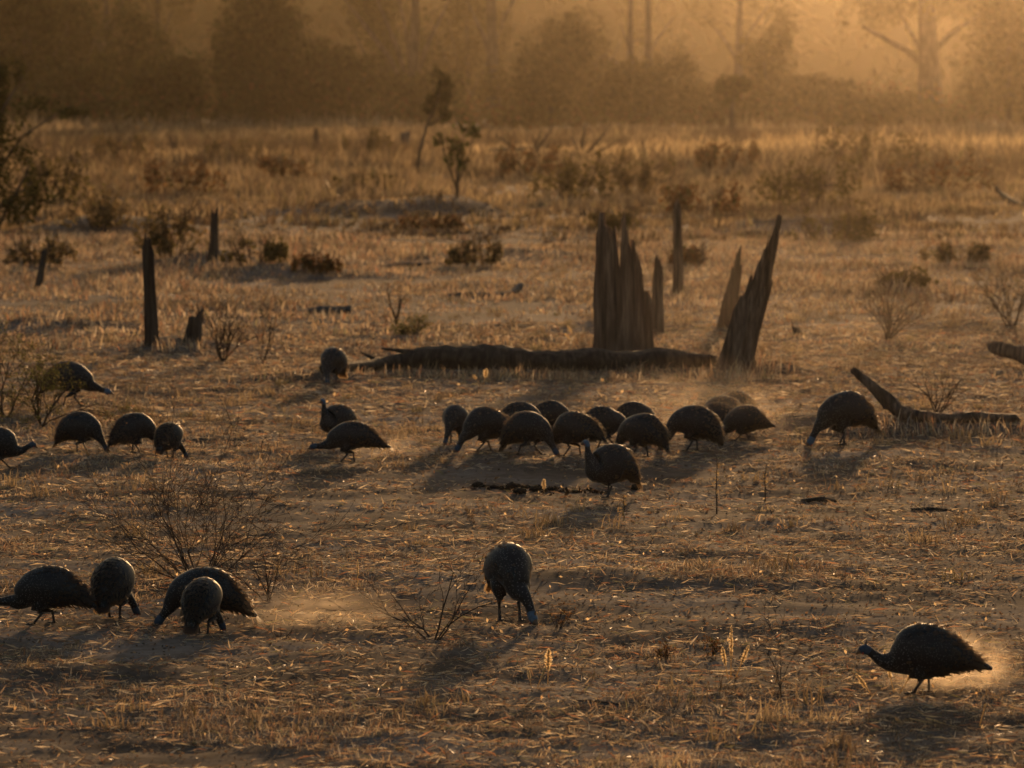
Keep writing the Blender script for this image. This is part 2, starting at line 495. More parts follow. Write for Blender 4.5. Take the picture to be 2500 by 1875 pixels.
add_grass('sunlit_grass', 'golden grass in a strip along the far edge of the field, coloured brighter as if sunlit', 258, 322, 1.4, 7, (.5, 1.05), .085, (.05, .5), SUNLIT_GOLD, thr=.44, spread=.45, cs=9.0, tallness=lambda x, y: np.clip(.72 + x / 24, .45, 1.3))
add_grass('grass_tussocks', 'scattered taller tufts of dry grass standing in the field', 24, 125, 1.3, 24, (.06, .20), .007, (.1, 1.0), TALL, thr=.50, spread=.05)
add_grass('twiggy_scrub', 'thin dark twiggy growth standing in the middle distance', 120, 440, .65, 11, (.30, 1.15), .046, (.05, .6), SCRUB, thr=.50, spread=.30, cs=5.0, tallness=lambda x, y: np.clip((y - 95) / 130, .2, 1))
add_grass('dead_weeds', 'thin dark dead weeds mixed into the short grass', 24, 120, 3.0, 5, (.05, .16), .0045, (.1, .8), SCRUB, thr=.45, spread=.03)
# straw lying flat between the tufts, and pale curled leaves that catch the sun
def litter():
    xs, ys = [], []
    for y0, y1, d in ((22, 42, 280), (42, 80, 130)):
        x, y = scatter(y0, y1, d); xs.append(x); ys.append(y)
    x = np.concatenate(xs); y = np.concatenate(ys)
    k = cover(x, y) + RNG.uniform(-.2, .2, len(x)) > .24
    x, y = x[k], y[k]; n = len(x)
    P = np.stack([x, y, height(x, y) + .010], 1)
    me = leaf_quads(P, RNG.uniform(.012, .055, n) * np.clip(y / 44, 1, 1.6), STRAW, 'straw_litter', M['grass'], flat=.78, aspect=.085)
    tag(link_mesh('straw_litter', me), 'broken straw lying loose on the soil', 'litter', kind='stuff')
    xs, ys, ss = [], [], []
    for y0, y1, d, s in ((22, 42, 70, .010), (42, 75, 16, .016)):
        x, y = scatter(y0, y1, d); xs.append(x); ys.append(y); ss.append(np.full(len(x), s))
    x = np.concatenate(xs); y = np.concatenate(ys); s = np.concatenate(ss)
    C = np.stack([x, y, height(x, y) + s * .5], 1)
    tag(link_mesh('leaf_litter', leaf_quads(C, s, [((.12, .08, .05), 4), ((.20, .12, .07), 3), ((.30, .22, .14), 2), ((.06, .045, .035), 3)], 'leaf_litter', M['grass'], flat=.6)), 'small brown leaf scraps littering the soil', 'litter', kind='stuff')
    xs, ys, ss = [], [], []
    for y0, y1, d, s in ((24, 50, 2.2, .012), (50, 110, .35, .02), (110, 330, .02, .06)):
        x, y = scatter(y0, y1, d); xs.append(x); ys.append(y); ss.append(np.full(len(x), s))
    x = np.concatenate(xs); y = np.concatenate(ys); s = np.concatenate(ss)
    C = np.stack([x, y, height(x, y) + s * .8 + RNG.uniform(.0, .05, len(x))], 1)
    tag(link_mesh('fallen_leaves', leaf_quads(C, s, [((.62, .47, .28), 3), ((.45, .30, .16), 2)], 'fallen_leaves', M['seed'])), 'pale curled leaves scattered over the grass', 'leaves', kind='stuff')
litter()
# ------------------------------------------------------------------ stumps, posts and logs
def jagged_stump(name, label, base, hgt, rad, lean, spikes, mat, seed, flare=1.35, hollow=.72, group=None, squash=.85, nang=56, pw=.75, profile=None, rag=.03):
    """a broken hollow trunk: fluted outer wall, torn rim, inner wall. spikes: list of (angle deg, width deg, extra height share)"""
    rs = np.random.default_rng(seed)
    mb = MB(); nz = 16
    top = np.zeros(nang); rid = np.zeros(nang)
    ph = rs.uniform(0, 6.28, 6)
    for k in range(nang):
        a = 2 * math.pi * k / nang
        t = .0
        for sa, sw, sh in spikes:
            d = abs((math.degrees(a) - sa + 180) % 360 - 180) / sw
            t = max(t, sh * max(0, 1 - d) ** pw)
        top[k] = t + rs.uniform(-.03, .03)
        if profile:                            # share of the full height across the width, from one side to the other
            xs_, hs_ = zip(*profile)
            top[k] = np.interp(math.cos(a), xs_, hs_) * (1.0 if math.sin(a) < .2 else .9) + rs.normal(0, rag)
        rid[k] = 1 + .07 * math.sin(5 * a + ph[0]) + .06 * math.sin(9 * a + ph[1]) + .04 * math.sin(17 * a + ph[2]) + rs.uniform(-.05, .05)
    base_h = 1 - max(s for _, _, s in spikes) if not profile else 0.0
    def ring(frac, inner):
        idx = []
        for k in range(nang):
            a = 2 * math.pi * k / nang
            H = hgt * max(.12, base_h + top[k])
            z = H * frac
            q = z / hgt
            fl = 1 + (flare - 1) * math.exp(-q * 7)
            r = rad * rid[k] * fl * (1 - .22 * q) * (1 + .03 * math.sin(11 * q + ph[3] + a * 2))
            if inner: r *= hollow
            x = r * math.cos(a) + lean[0] * q; y = r * math.sin(a) * squash + lean[1] * q
            idx.append(len(mb.v)); mb.v.append(Vector((x, y, z - (.12 if frac == 0 else 0))))
        return idx
    fr = [i / nz for i in range(nz + 1)]
    outer = [ring(f, False) for f in fr]
    inner = [ring(f, True) for f in reversed(fr[3:])]
    rows = outer + inner
    for a, b in zip(rows, rows[1:]):
        for k in range(nang):
            k2 = (k + 1) % nang
            mb.face((a[k], a[k2], b[k2], b[k]))
    mb.face(tuple(rows[-1]))
    o = link_mesh(name, mb.mesh(name, [mat]), loc=base)
    return tag(o, label, 'stump', group)

def log_piece(name, label, cat, pts, rad, mat, seed, group=None, seg=14, snags=()):
    """a dead branch or trunk lying along pts, with ridged bark and torn ends"""
    rs = np.random.default_rng(seed)
    P = [Vector(p) for p in pts]
    n = 44; L = len(P) - 1
    def cr(arr, t):
        i = min(int(t), L - 1); f = t - i
        p0, p1, p2, p3 = arr[max(i - 1, 0)], arr[i], arr[i + 1], arr[min(i + 2, L)]
        return p1 * 1.0 + (p2 - p0) * (.5 * f) + (p0 * 2 - p1 * 5 + p2 * 4 - p3) * (.5 * f * f) + (p1 * 3 - p0 - p2 * 3 + p3) * (.5 * f ** 3)
    mb = MB(); o0 = P[0].copy()
    rid = 1 + rs.uniform(-.2, .16, seg)
    rows = []
    for i in range(n + 1):
        t = L * i / n
        c = cr(P, t); e = (cr(P, min(t + .02, L)) - cr(P, max(t - .02, 0))).normalized()
        r = cr([Vector((q, 0, 0)) for q in rad], t).x * (1 + .13 * math.sin(t * 4.1 + seed) + rs.uniform(-.05, .05))
        a = e.cross(Vector((0, 0, 1)))
        if a.length < .1: a = e.cross(Vector((0, 1, 0)))
        a.normalize(); b = a.cross(e)
        row = []
        for k in range(seg):
            an = 2 * math.pi * k / seg
            rr = r * rid[k] * (1 + rs.uniform(-.10, .10))
            off = 0
            if i in (0, n): off = rs.uniform(-.9, .9) * r * (1 if i else 1)
            row.append(len(mb.v)); mb.v.append(c - o0 + (a * math.cos(an) + b * math.sin(an)) * rr + e * off)
        rows.append(row)
    for a, b in zip(rows, rows[1:]):
        for k in range(seg):
            mb.face((a[k], a[(k + 1) % seg], b[(k + 1) % seg], b[k]))
    mb.face(tuple(rows[0])[::-1]); mb.face(tuple(rows[-1]))
    for (p, q, r) in snags:
        p = Vector(p) - o0; q = Vector(q) - o0
        mid = (p + q) / 2 + Vector(rs.uniform(-.05, .05, 3)) * (q - p).length
        mb.tube([p, mid, q], [r, r * .7, r * .25], 7)
    o = link_mesh(name, mb.mesh(name, [mat]), loc=o0)
    return tag(o, label, cat, group)

p, s = at(1523, 872)
jagged_stump('hollow_stump', 'broad hollow stump with torn spikes, behind the long fallen log', p, 342 / s, 67 / s, (-.05, 0), [], M['deadwood'], 3, flare=1.04, nang=110, rag=.045,
             profile=[(-1, .84), (-.97, .88), (-.90, 1.0), (-.82, .88), (-.68, .94), (-.60, .87), (-.48, .80), (-.36, .94), (-.24, .92), (-.15, .70), (-.05, .64), (.03, .82), (.12, .95), (.24, .94), (.34, .86), (.46, .74), (.60, .76), (.72, .66), (.84, .62), (.92, .5), (1, .44)])
p, s = at(1605, 812)
jagged_stump('narrow_stump', 'narrow broken stump close behind the broad hollow stump', p, 192 / s, 15 / s, (.01, 0), [(80, 60, .22), (250, 50, .3)], M['deadwood'], 4, nang=24, pw=.4)
p, s = at(1657, 715)
jagged_stump('dead_post', 'straight dead post standing behind the hollow stump', p, 228 / s, 12 / s, (-.03, 0), [(90, 90, .12), (260, 60, .08)], M['deadwood'], 5, nang=20, flare=1.1)
p, s = at(1790, 905)
jagged_stump('leaning_stump', 'big leaning splintered trunk tapering to a spike at the log end', p, 392 / s, 38 / s, (.50, .05), [], M['deadwood'], 6, flare=1.06, nang=110, rag=.05,
             profile=[(-1, .36), (-.75, .50), (-.5, .60), (-.2, .74), (.1, .86), (.35, .95), (.55, 1.0), (.7, .88), (.8, .72), (.88, .66), (.95, .58), (1, .5)])
p, s = at(1775, 800)
jagged_stump('splinter_stump', 'thin pointed splinter of wood leaning beside the big leaning trunk', p, 212 / s, 20 / s, (.16, 0), [], M['darkwood'], 7, nang=44, rag=.05, flare=1.1,
             profile=[(-1, .3), (-.5, .62), (0, .84), (.4, 1.0), (.7, .8), (1, .55)])
p, s = at(371, 845)
jagged_stump('fence_post', 'tall dark weathered post left of the short stub, split at its top', p, 282 / s, 16 / s, (-.06, 0), [(70, 60, .10), (250, 30, .16)], M['darkwood'], 8, nang=30, flare=1.15, squash=.7)
p, s = at(470, 838)
jagged_stump('short_stub', 'short tilted dark stub beside the bare twiggy bush', p, 86 / s, 20 / s, (.06, 0), [(20, 80, .25)], M['darkwood'], 9, nang=22)
p, s = at(521, 640)
jagged_stump('mound_post', 'dark post with a notched top rising from a mound', p, 135 / s, 11 / s, (.03, 0), [(20, 60, .1), (180, 50, .06)], M['darkwood'], 10, nang=20, flare=1.9)
p, s = at(92, 712)
jagged_stump('slanted_stick', 'thin slanted dead stick near the left edge', p, 118 / s, 9 / s, (.14, 0), [(20, 60, .12)], M['darkwood'], 12, nang=16, flare=1.5)
p, s = at(772, 378)
jagged_stump('distant_post', 'small upright dark post far off in the pale grass', p, 68 / s, 6 / s, (0, 0), [(20, 90, .1)], M['darkwood'], 13, nang=14)
p, s = at(428, 378)
jagged_stump('distant_stub', 'dark forked stub far off to the left of the field', p, 50 / s, 8 / s, (-.1, 0), [(20, 60, .4), (200, 60, .5)], M['darkwood'], 14, nang=16)
p, s = at(990, 370)
jagged_stump('pale_stub', 'squat pale stub far off beside the leaning sapling', p, 52 / s, 12 / s, (0, 0), [(20, 90, .1)], M['greywood'], 15, nang=16)
p, s = at(450, 565)
jagged_stump('pointed_stub', 'low pointed dark stub left of the post on its mound', p, 40 / s, 11 / s, (-.04, 0), [(180, 90, .5)], M['darkwood'], 16, nang=16)
p, s = at(1868, 425)
jagged_stump('spiky_stub', 'thin spiky stub alone in the hazy far grass', p, 62 / s, 7 / s, (.05, 0), [(20, 60, .7)], M['darkwood'], 17, nang=16, flare=2.2)
p, s = at(1945, 815)
jagged_stump('dark_knob', 'tiny dark broken knob of wood right of the leaning trunk', p, 30 / s, 10 / s, (-.03, 0), [(180, 60, .5)], M['darkwood'], 18, nang=16, flare=2.0)
p, s = at(1340, 345)
jagged_stump('distant_snag', 'dark knobbly stub far off above the dead branches', p, 30 / s, 13 / s, (-.1, 0), [(160, 50, .5), (10, 60, .3)], M['darkwood'], 19, nang=16)

def ground_log(name, label, cat, pix, rads_px, mat, seed, lift=None, group=None, snags=()):
    pts, rad = [], []
    for k, (px, py) in enumerate(pix):
        p, s = at(px, py); r = rads_px[k] / s
        pts.append(p + Vector((0, 0, r * .55 + (lift[k] / s if lift else 0)))); rad.append(r)
    sn = []
    for (i, dx, dz, dy, r) in snags:
        a = pts[i]; s = FPX / a.y
        sn.append((a, a + Vector((dx / s, dy, dz / s)), r / s))
    return log_piece(name, label, cat, pts, rad, mat, seed, group, snags=sn)

ground_log('fallen_log', 'long dark log lying across the grass below the hollow stump', 'log',
           [(790, 912), (940, 902), (1080, 898), (1220, 900), (1360, 904), (1500, 903), (1620, 898), (1740, 894)],
           [13, 20, 36, 34, 31, 32, 28, 18], M['darkwood'], 21, snags=[(1, -60, 30, .1, 8), (2, -150, 25, .2, 10)])
ground_log('curved_branch', 'thick dead branch rearing up from the ground beside the largest grazing bird', 'branch',
           [(2480, 1030), (2390, 1030), (2300, 1032), (2220, 1030), (2175, 1028), (2122, 1028), (2080, 1028)],
           [13, 15, 15, 18, 18, 13, 7], M['deadwood'], 22, lift=[0, 0, 0, 4, 32, 84, 122])
ground_log('raised_log', 'blunt end of a dead log jutting in above the grass', 'log',
           [(2600, 905), (2520, 900), (2460, 895), (2418, 893)], [26, 24, 19, 11], M['deadwood'], 23, lift=[10, 16, 28, 40])
ground_log('grey_log', 'short grey weathered log lying alone in open grass', 'log', [(757, 765), (800, 766), (852, 764)], [9, 12, 11], M['greywood'], 24)
ground_log('snag_branch', 'dead branch on the ground with its broken end tipped up', 'branch',
           [(1090, 722), (1150, 720), (1210, 722), (1255, 720), (1272, 716)], [3, 5, 5, 7, 8], M['greywood'], 25, lift=[0, 0, 0, 6, 16])
ground_log('dead_boughs', 'tangle of forked dead boughs lying far off in golden grass', 'branch',
           [(1180, 395), (1300, 392), (1420, 395), (1560, 392)], [9, 12, 12, 8], M['darkwood'], 26,
           snags=[(1, 50, 76, 1, 5), (1, 20, 72, -1, 4), (2, 70, 78, 1, 5), (2, -30, 60, 1, 4), (2, 110, 55, 0, 4), (3, 20, 60, 0, 4), (1, -90, 55, 0, 6), (2, 12, 88, 0, 6)])
ground_log('tilted_branch', 'dark branch tilted up from the grass near the right edge', 'branch',
           [(2520, 510), (2480, 505), (2450, 500), (2432, 498)], [7, 8, 8, 6], M['darkwood'], 27, lift=[0, 4, 18, 36])
ground_log('bark_slab', 'flat dark slab of bark lying on bare ground', 'bark', [(1958, 1226), (2000, 1226), (2040, 1227)], [5, 9, 5], M['darkwood'], 28)
ground_log('thin_stick', 'thin dark stick lying on the grass right of the bark slab', 'stick', [(2225, 1246), (2270, 1245), (2322, 1247)], [3.5, 4.5, 3], M['darkwood'], 29)
ground_log('bent_stick', 'slender curved stick lying in the near stubble', 'stick', [(1400, 1712), (1455, 1714), (1515, 1722)], [2, 2.6, 2], M['twig'], 30)

DUNG = [(1165, 1190, 12), (1205, 1192, 8), (1228, 1196, 7), (1252, 1196, 17), (1268, 1206, 14), (1305, 1200, 11), (1345, 1198, 9), (1380, 1200, 8), (1405, 1204, 7), (1440, 1198, 7), (1552, 1197, 13)]
DL = ['leftmost dung clump of the dark row, a smooth low heap', 'small flat dung clump second along the dark row', 'small crumbly dung clump third along the dark row',
      'largest dung heap of the dark row', 'round dung clump just in front of the largest heap', 'dark dung clump right of the largest heap',
      'dung clump in the middle of the dark row', 'low dung clump right of the row middle', 'tiny dung clump nearest the standing bird legs',
      'last small dung clump beside the standing bird feet', 'lone dung ball behind the tail of the standing bird']
for (px, py, r), lab in zip(DUNG, DL):
    p, s = at(px, py); bm = bmesh.new()
    bmesh.ops.create_icosphere(bm, subdivisions=3, radius=1.0)
    sx = RNG.uniform(.9, 1.3)
    for v in bm.verts:
        c = v.co; f = 1 + .35 * (float(vnoise(np.array([c.x * 2.2 + px]), np.array([c.y * 2.2 + c.z * 1.7]), 5)[0]) - .5) + .25 * (float(vnoise(np.array([c.x * 6 + px]), np.array([c.z * 6 + c.y * 5]), 6)[0]) - .5)
        v.co = Vector((c.x * f * sx * r / s, c.y * f * r / s, c.z * f * .75 * r / s))
    me = bpy.data.meshes.new('dung_clump'); bm.to_mesh(me); bm.free(); me.materials.append(M['dung'])
    o = link_mesh('dung_clump', me, loc=p + Vector((0, 0, r / s * .35)))
    tag(o, lab, 'dung', 'dung clumps in a dark row')

ground_log('fallen_branch', 'thin dark fallen branch left of the forked dead boughs', 'branch', [(1195, 382), (1260, 380), (1345, 378)], [4, 5, 4], M['darkwood'], 131, lift=[12, 14, 18])
ground_log('fallen_branch', 'thin dead branch lying across grass left of the tilted snag branch', 'branch', [(930, 655), (985, 652), (1050, 650)], [3, 4, 3], M['greywood'], 132, lift=[2, 3, 5])
ground_log('fallen_branch', 'low dead branch half hidden in grass near the spiky far stub', 'branch', [(1930, 470), (1990, 466), (2060, 468)], [4, 5, 4], M['darkwood'], 133, lift=[8, 10, 14])
def crumbs():
    p0, _ = at(1150, 1192); p1, _ = at(1480, 1204); n = 420; u = RNG.random(n)
    x = p0.x + (p1.x - p0.x) * u + RNG.normal(0, .05, n); y = p0.y + (p1.y - p0.y) * u + RNG.normal(0, .16, n)
    C = np.stack([x, y, height(x, y) + .008], 1)
    tag(link_mesh('dung_crumbs', leaf_quads(C, .016, [((.035, .026, .018), 3), ((.06, .045, .03), 1)], 'dung_crumbs', M['thick'])), 'dark crumbled dung strewn along the row of clumps', 'dung', kind='stuff')
crumbs()

# dry grass grown up round the dead wood
def base_grass():
    spots = []
    for px, py, n, w, h in [(1120, 922, 460, 330, .15), (1400, 925, 460, 330, .14), (1650, 915, 160, 160, .15), (1520, 898, 120, 110, .2), (1780, 925, 200, 120, .24), (1860, 912, 160, 70, .3), (1610, 825, 60, 50, .18), (371, 858, 90, 70, .18), (470, 850, 80, 60, .16),
                            (2300, 1058, 300, 300, .17), (2170, 1050, 140, 120, .18), (2470, 930, 80, 90, .15), (520, 655, 90, 80, .25), (800, 775, 70, 120, .1), (1657, 725, 40, 40, .2), (700, 925, 120, 160, .14), (95, 722, 50, 60, .2)]:
        p, s = at(px, py)
        x = p.x + RNG.normal(0, .5, n) * w / s; y = p.y + RNG.normal(0, .22, n)
        spots.append((x, y, h * RNG.uniform(.3, 1.2, n)))
    x, y, h = (np.concatenate(q) for q in zip(*spots))
    me = blades(np.stack([x, y, height(x, y) - .01], 1), h, RNG.uniform(.006, .014, len(x)), RNG.uniform(.1, 1.0, len(x)), STRAW, 'base_grass', M['grass'])
    tag(link_mesh('base_grass', me), 'dry grass grown up against the stumps and logs', 'grass', kind='stuff')
base_grass()

# ------------------------------------------------------------------ bare shrubs and seed heads
def grow(mb, p, d, length, r, depth, rs, seg=4, droop=.0, kids=(3, 5), tips=None, wig=.36, shrink=.62, ang=.75, rmin=.0012):
    pts = [p.copy()]; rad = [r]; n = 4; q = p.copy(); dd = d.copy()
    for i in range(n):
        dd = (dd + Vector(rs.normal(0, wig * .5, 3)) + Vector((0, 0, -droop))).normalized()
        q = q + dd * (length / n); pts.append(q.copy()); rad.append(max(rmin, r * (1 - .62 * (i + 1) / n)))
    mb.tube(pts, rad, seg, cap=False)
    if tips is not None and depth <= 1: tips.extend(pts[2:])
    if depth > 0:
        for k in range(int(rs.integers(kids[0], kids[1] + 1))):
            i = int(rs.integers(1, n + 1))
            side = dd.cross(Vector(rs.normal(0, 1, 3))).normalized()
            nd = ((pts[i] - pts[i - 1]).normalized() + side * ang * rs.uniform(.5, 1.2)).normalized()
            grow(mb, pts[i], nd, length * shrink * rs.uniform(.7, 1.2), rad[i] * .72, depth - 1, rs, seg, droop, kids, tips, wig, shrink, ang, rmin)

def bare_shrub(name, label, px, py, hgt_px, spread_px, stems, seed, depth=2, leaf=0, leafcol=None, leafsize=.010, r0=3.2, cat='shrub', group=None, twigmat='twig', kids=(3, 5), flatten=1.0):
    rs = np.random.default_rng(seed)
    p, s = at(px, py); H = hgt_px / s; W = spread_px / s / 2
    root = empty(name, p)
    tips = []
    for k in range(stems):
        mb = MB()
        a = rs.uniform(0, 6.283) if k > 1 else (0 if k == 0 else math.pi)
        sp = rs.uniform(.35, 1.0)
        tgt = Vector((math.cos(a) * W * sp, math.sin(a) * W * sp * .8, H * rs.uniform(.7, 1.0)))
        grow(mb, Vector((rs.normal(0, .012), rs.normal(0, .012), -.03)), tgt.normalized(), tgt.length * .72, r0 / s * rs.uniform(.7, 1.1), depth, rs, kids=kids, tips=tips, ang=.62)
        link_mesh('stem', mb.mesh('stem', [M[twigmat]]), root)
    if leaf:
        C = np.array([list(t) for t in tips]); C = C[RNG.integers(0, len(C), leaf)] + RNG.normal(0, .03 * 200 / s, (leaf, 3)) * np.array([1, 1, .6])
        C[:, 2] = np.maximum(C[:, 2], .02)
        link_mesh('foliage', leaf_quads(C, leafsize, leafcol, 'foliage', M['leaf']), root)
    tag(root, label, cat, group)
    return root

OLIVE = [((.10, .105, .035), 3), ((.14, .13, .045), 2), ((.075, .07, .03), 2), ((.17, .12, .05), 1)]
BROWNLEAF = [((.16, .085, .04), 3), ((.11, .06, .03), 3), ((.22, .13, .06), 1), ((.09, .08, .035), 1.5)]
bare_shrub('bare_bush', 'widest bare twiggy bush, rising behind the huddled foreground birds', 487, 1440, 330, 620, 13, 31, depth=3, r0=2.0, leaf=300, leafcol=BROWNLEAF, leafsize=.007, kids=(3, 5))
bare_shrub('bare_bush', 'slim bare bush just right of the widest twiggy bush', 655, 1470, 210, 170, 4, 32, depth=3, r0=1.9, kids=(2, 4))
bare_shrub('bare_bush', 'open bare bush with few curved stems left of the central bird', 1057, 1562, 280, 400, 5, 33, depth=3, r0=2.5, kids=(2, 3))
bare_shrub('bare_bush', 'bare upright bush right of the short tilted stub', 545, 882, 190, 190, 9, 34, depth=3, r0=2.1, kids=(3, 4))
bare_shrub('bare_bush', 'small bare bush right of the upright bush by the stub', 640, 885, 160, 130, 5, 35, depth=3, r0=1.6, kids=(2, 4))
bare_shrub('bare_bush', 'small forked bare bush in front of the distant grey log', 966, 795, 140, 150, 3, 36, depth=3, r0=2.6, kids=(2, 3))
bare_shrub('thorn_bush', 'V-shaped thorn bush with thin greenish foliage at the left edge', 100, 1042, 205, 300, 6, 37, depth=3, r0=3.2, leaf=3000, leafcol=OLIVE, leafsize=.009, kids=(3, 4))
bare_shrub('thorn_bush', 'thorn bush cut by the left edge beside the V-shaped one', 12, 1020, 190, 260, 5, 38, depth=3, r0=3.0, leaf=2200, leafcol=OLIVE, leafsize=.009, kids=(3, 4))
bare_shrub('green_shrub', 'low green leafy shrub before the forked bare bush', 1010, 820, 45, 110, 9, 39, depth=2, r0=1.6, leaf=1100, leafcol=OLIVE, leafsize=.013)
bare_shrub('twig_plant', 'dark twig plant in the near stubble left of the walking bird', 1905, 1710, 230, 190, 3, 40, depth=3, r0=2.1, kids=(2, 3))
bare_shrub('twig_plant', 'tiny twig plant with dark seed balls by the drifting dust', 690, 1560, 60, 40, 3, 41, depth=1, r0=2.0)
bare_shrub('faint_bush', 'faint wispy bare bush right of the leaning trunk', 2165, 830, 150, 260, 7, 42, depth=3, r0=2.4)
bare_shrub('faint_bush', 'wispy bare bush behind the rearing dead branch', 2290, 1010, 150, 200, 6, 43, depth=2, r0=2.2)
bare_shrub('faint_bush', 'wispy bare bush cut by the right edge above the raised log', 2470, 800, 170, 150, 6, 44, depth=3, r0=2.2)
bare_shrub('russet_weed', 'russet weed with dry leaves left of the pair of foxtails', 1625, 1610, 70, 36, 4, 45, depth=1, r0=1.6, leaf=120, leafcol=BROWNLEAF, leafsize=.010, cat='weed', group='russet weeds')
bare_shrub('russet_weed', 'russet weed with dry leaves close beside the three foxtails', 1740, 1605, 75, 34, 4, 46, depth=1, r0=1.6, leaf=120, leafcol=BROWNLEAF, leafsize=.010, cat='weed', group='russet weeds')
bare_shrub('russet_weed', 'russet weed with round seed balls right of the central bird head', 1365, 1535, 80, 70, 5, 47, depth=1, r0=1.6, leaf=90, leafcol=BROWNLEAF, leafsize=.009, cat='weed', group='russet weeds')

def stem_weed(label, px, py, h_px, seed, crossbars=True):
    rs = np.random.default_rng(seed); p, s = at(px, py); H = h_px / s
    root = empty('stem_weed', p); mb = MB()
    pts = [Vector((rs.normal(0, .006), rs.normal(0, .006), H * i / 7)) for i in range(8)]; pts[0] = Vector((0, 0, -.03))
    mb.tube(pts, [2.2 / s * (1 - .6 * i / 7) for i in range(8)], 5)
    for i in range(2, 8):
        for k in range(3):
            a = rs.uniform(0, 6.28); q = pts[i]
            mb.tube([q, q + Vector((math.cos(a) * .03, math.sin(a) * .03, .015)), q + Vector((math.cos(a) * .06, math.sin(a) * .06, .035))], [.0016, .0012, .0006], 3, cap=False)
    link_mesh('stem', mb.mesh('stem', [M['twig']]), root)
    C = []
    for i in range(3, 7):
        for k in range(9):
            a = rs.uniform(0, 6.28); C.append([math.cos(a) * rs.uniform(.01, .05), math.sin(a) * rs.uniform(.01, .05), pts[i].z + rs.normal(0, .015)])
    link_mesh('leaves', leaf_quads(np.array(C), .011, [((.5, .36, .18), 2), ((.3, .2, .1), 1)], 'leaves', M['leaf']), root)
    tag(root, label, 'weed', 'single stemmed weeds')
stem_weed('tall single weed stem with bright dry leaves right of the standing bird', 1750, 1255, 140, 51)
stem_weed('shorter pale weed stem right of the tall single one', 1868, 1228, 95, 52)
stem_weed('feathery thin weed stem below the standing bird', 1522, 1270, 60, 53)

def foxtail(label, px, py, heads, seed, group='backlit foxtail grasses'):
    """grass stems with bristly seed heads"""
    rs = np.random.default_rng(seed); p, s = at(px, py)
    root = empty('foxtail_grass', p)
    for (dx, h, hl, hw, tilt) in heads:
        mb = MB(); H = h / s; L = hl / s; tx = tilt * H
        b = Vector((dx / s * .4, rs.normal(0, .02), -.02)); e = Vector((dx / s + tx, rs.normal(0, .03), H - L))
        t = (e - b).normalized(); m = (b + e) / 2 + Vector((0, rs.normal(0, .01), 0))
        tip = e + Vector((t.x, t.y, t.z)).normalized() * L
        mb.tube([b, m, e, tip], [.0035, .003, .0025, .001], 4)
        st = link_mesh('stem', mb.mesh('stem', [M['seed']]), root)
        col = st.data.attributes.new('col', 'FLOAT_COLOR', 'POINT')
        col.data.foreach_set('color', np.tile([.6, .47, .28, 1.], len(st.data.vertices)).astype(np.float32))
        n = 230; u = rs.random(n); ax = np.array(e)[None] + (np.array(tip - e))[None] * u[:, None]
        d = rs.normal(size=(n, 3)); d -= np.array(t)[None] * (d @ np.array(t))[:, None]; d /= np.linalg.norm(d, axis=1, keepdims=True)
        W = hw / s / 2 * np.sin(np.pi * np.clip(u * .9 + .08, 0, 1)) ** .6
        out = ax + d * (W * rs.uniform(.6, 1.15, n))[:, None] + np.array(t)[None] * (L * .09)
        sd_ = np.cross(d + np.array(t)[None], rs.normal(size=(n, 3))); sd_ = sd_ / (np.linalg.norm(sd_, axis=1, keepdims=True) + 1e-9) * .0042
        V = np.stack([ax - sd_, ax + sd_, out], 1).reshape(-1, 3)
        F = np.arange(3 * n).reshape(n, 3)
        link_mesh('seed_head', np_mesh('seed_head', V, F, M['seed'], np.tile([[.85, .68, .42]], (3 * n, 1))), st)
    tag(root, label, 'grass', group, 'thing')
foxtail('three upright glowing foxtail seed heads in the near stubble', 1785, 1660, [(-14, 82, 46, 15, 0), (0, 132, 82, 13, 0), (16, 92, 54, 15, .08)], 61)
foxtail('tall fluffy foxtail seed head left of the three upright ones', 1336, 1672, [(2, 90, 56, 24, 0)], 62)
foxtail('pair of short pale seed stalks below the tall fluffy foxtail', 1302, 1680, [(-8, 48, 30, 9, 0), (12, 56, 36, 8, .1)], 63)
foxtail('foxtail seed heads crossing the chest of the walking bird', 2186, 1690, [(-6, 100, 66, 17, -.06), (10, 78, 50, 17, .22)], 64)
foxtail('leaning foxtail seed head in front of the walking bird', 2140, 1700, [(-6, 62, 46, 15, -.25)], 65)
foxtail('curved grass stalks arching by the walking bird feet', 2385, 1775, [(-90, 60, 50, 6, -.4), (12, 58, 10, 6, .1), (-60, 50, 40, 6, -.5)], 66)
foxtail('pale upright seed stalk right of the small dust patch', 873, 1440, [(0, 72, 40, 6, 0)], 67)
foxtail('backlit seed stalks right of the crouching bird', 905, 1120, [(0, 64, 50, 7, .05), (22, 46, 34, 7, .05)], 68)
foxtail('fluffy seed head above the dark row of dung', 1328, 1205, [(0, 34, 26, 15, 0)], 69)
foxtail('seed heads nodding in front of the fallen log', 1180, 940, [(0, 40, 22, 18, .1), (-14, 26, 14, 10, -.1)], 70)
foxtail('curved pale seed stalks left of the hollow stump', 1440, 870, [(-24, 78, 22, 9, -.25), (-30, 60, 20, 9, -.3)], 71)

# ------------------------------------------------------------------ trees
DARKGREEN = [((.060, .062, .022), 3), ((.085, .078, .028), 2), ((.045, .04, .018), 2), ((.10, .085, .03), 1)]
DRYGREEN = [((.11, .09, .035), 3), ((.085, .07, .03), 2), ((.14, .105, .045), 2)]

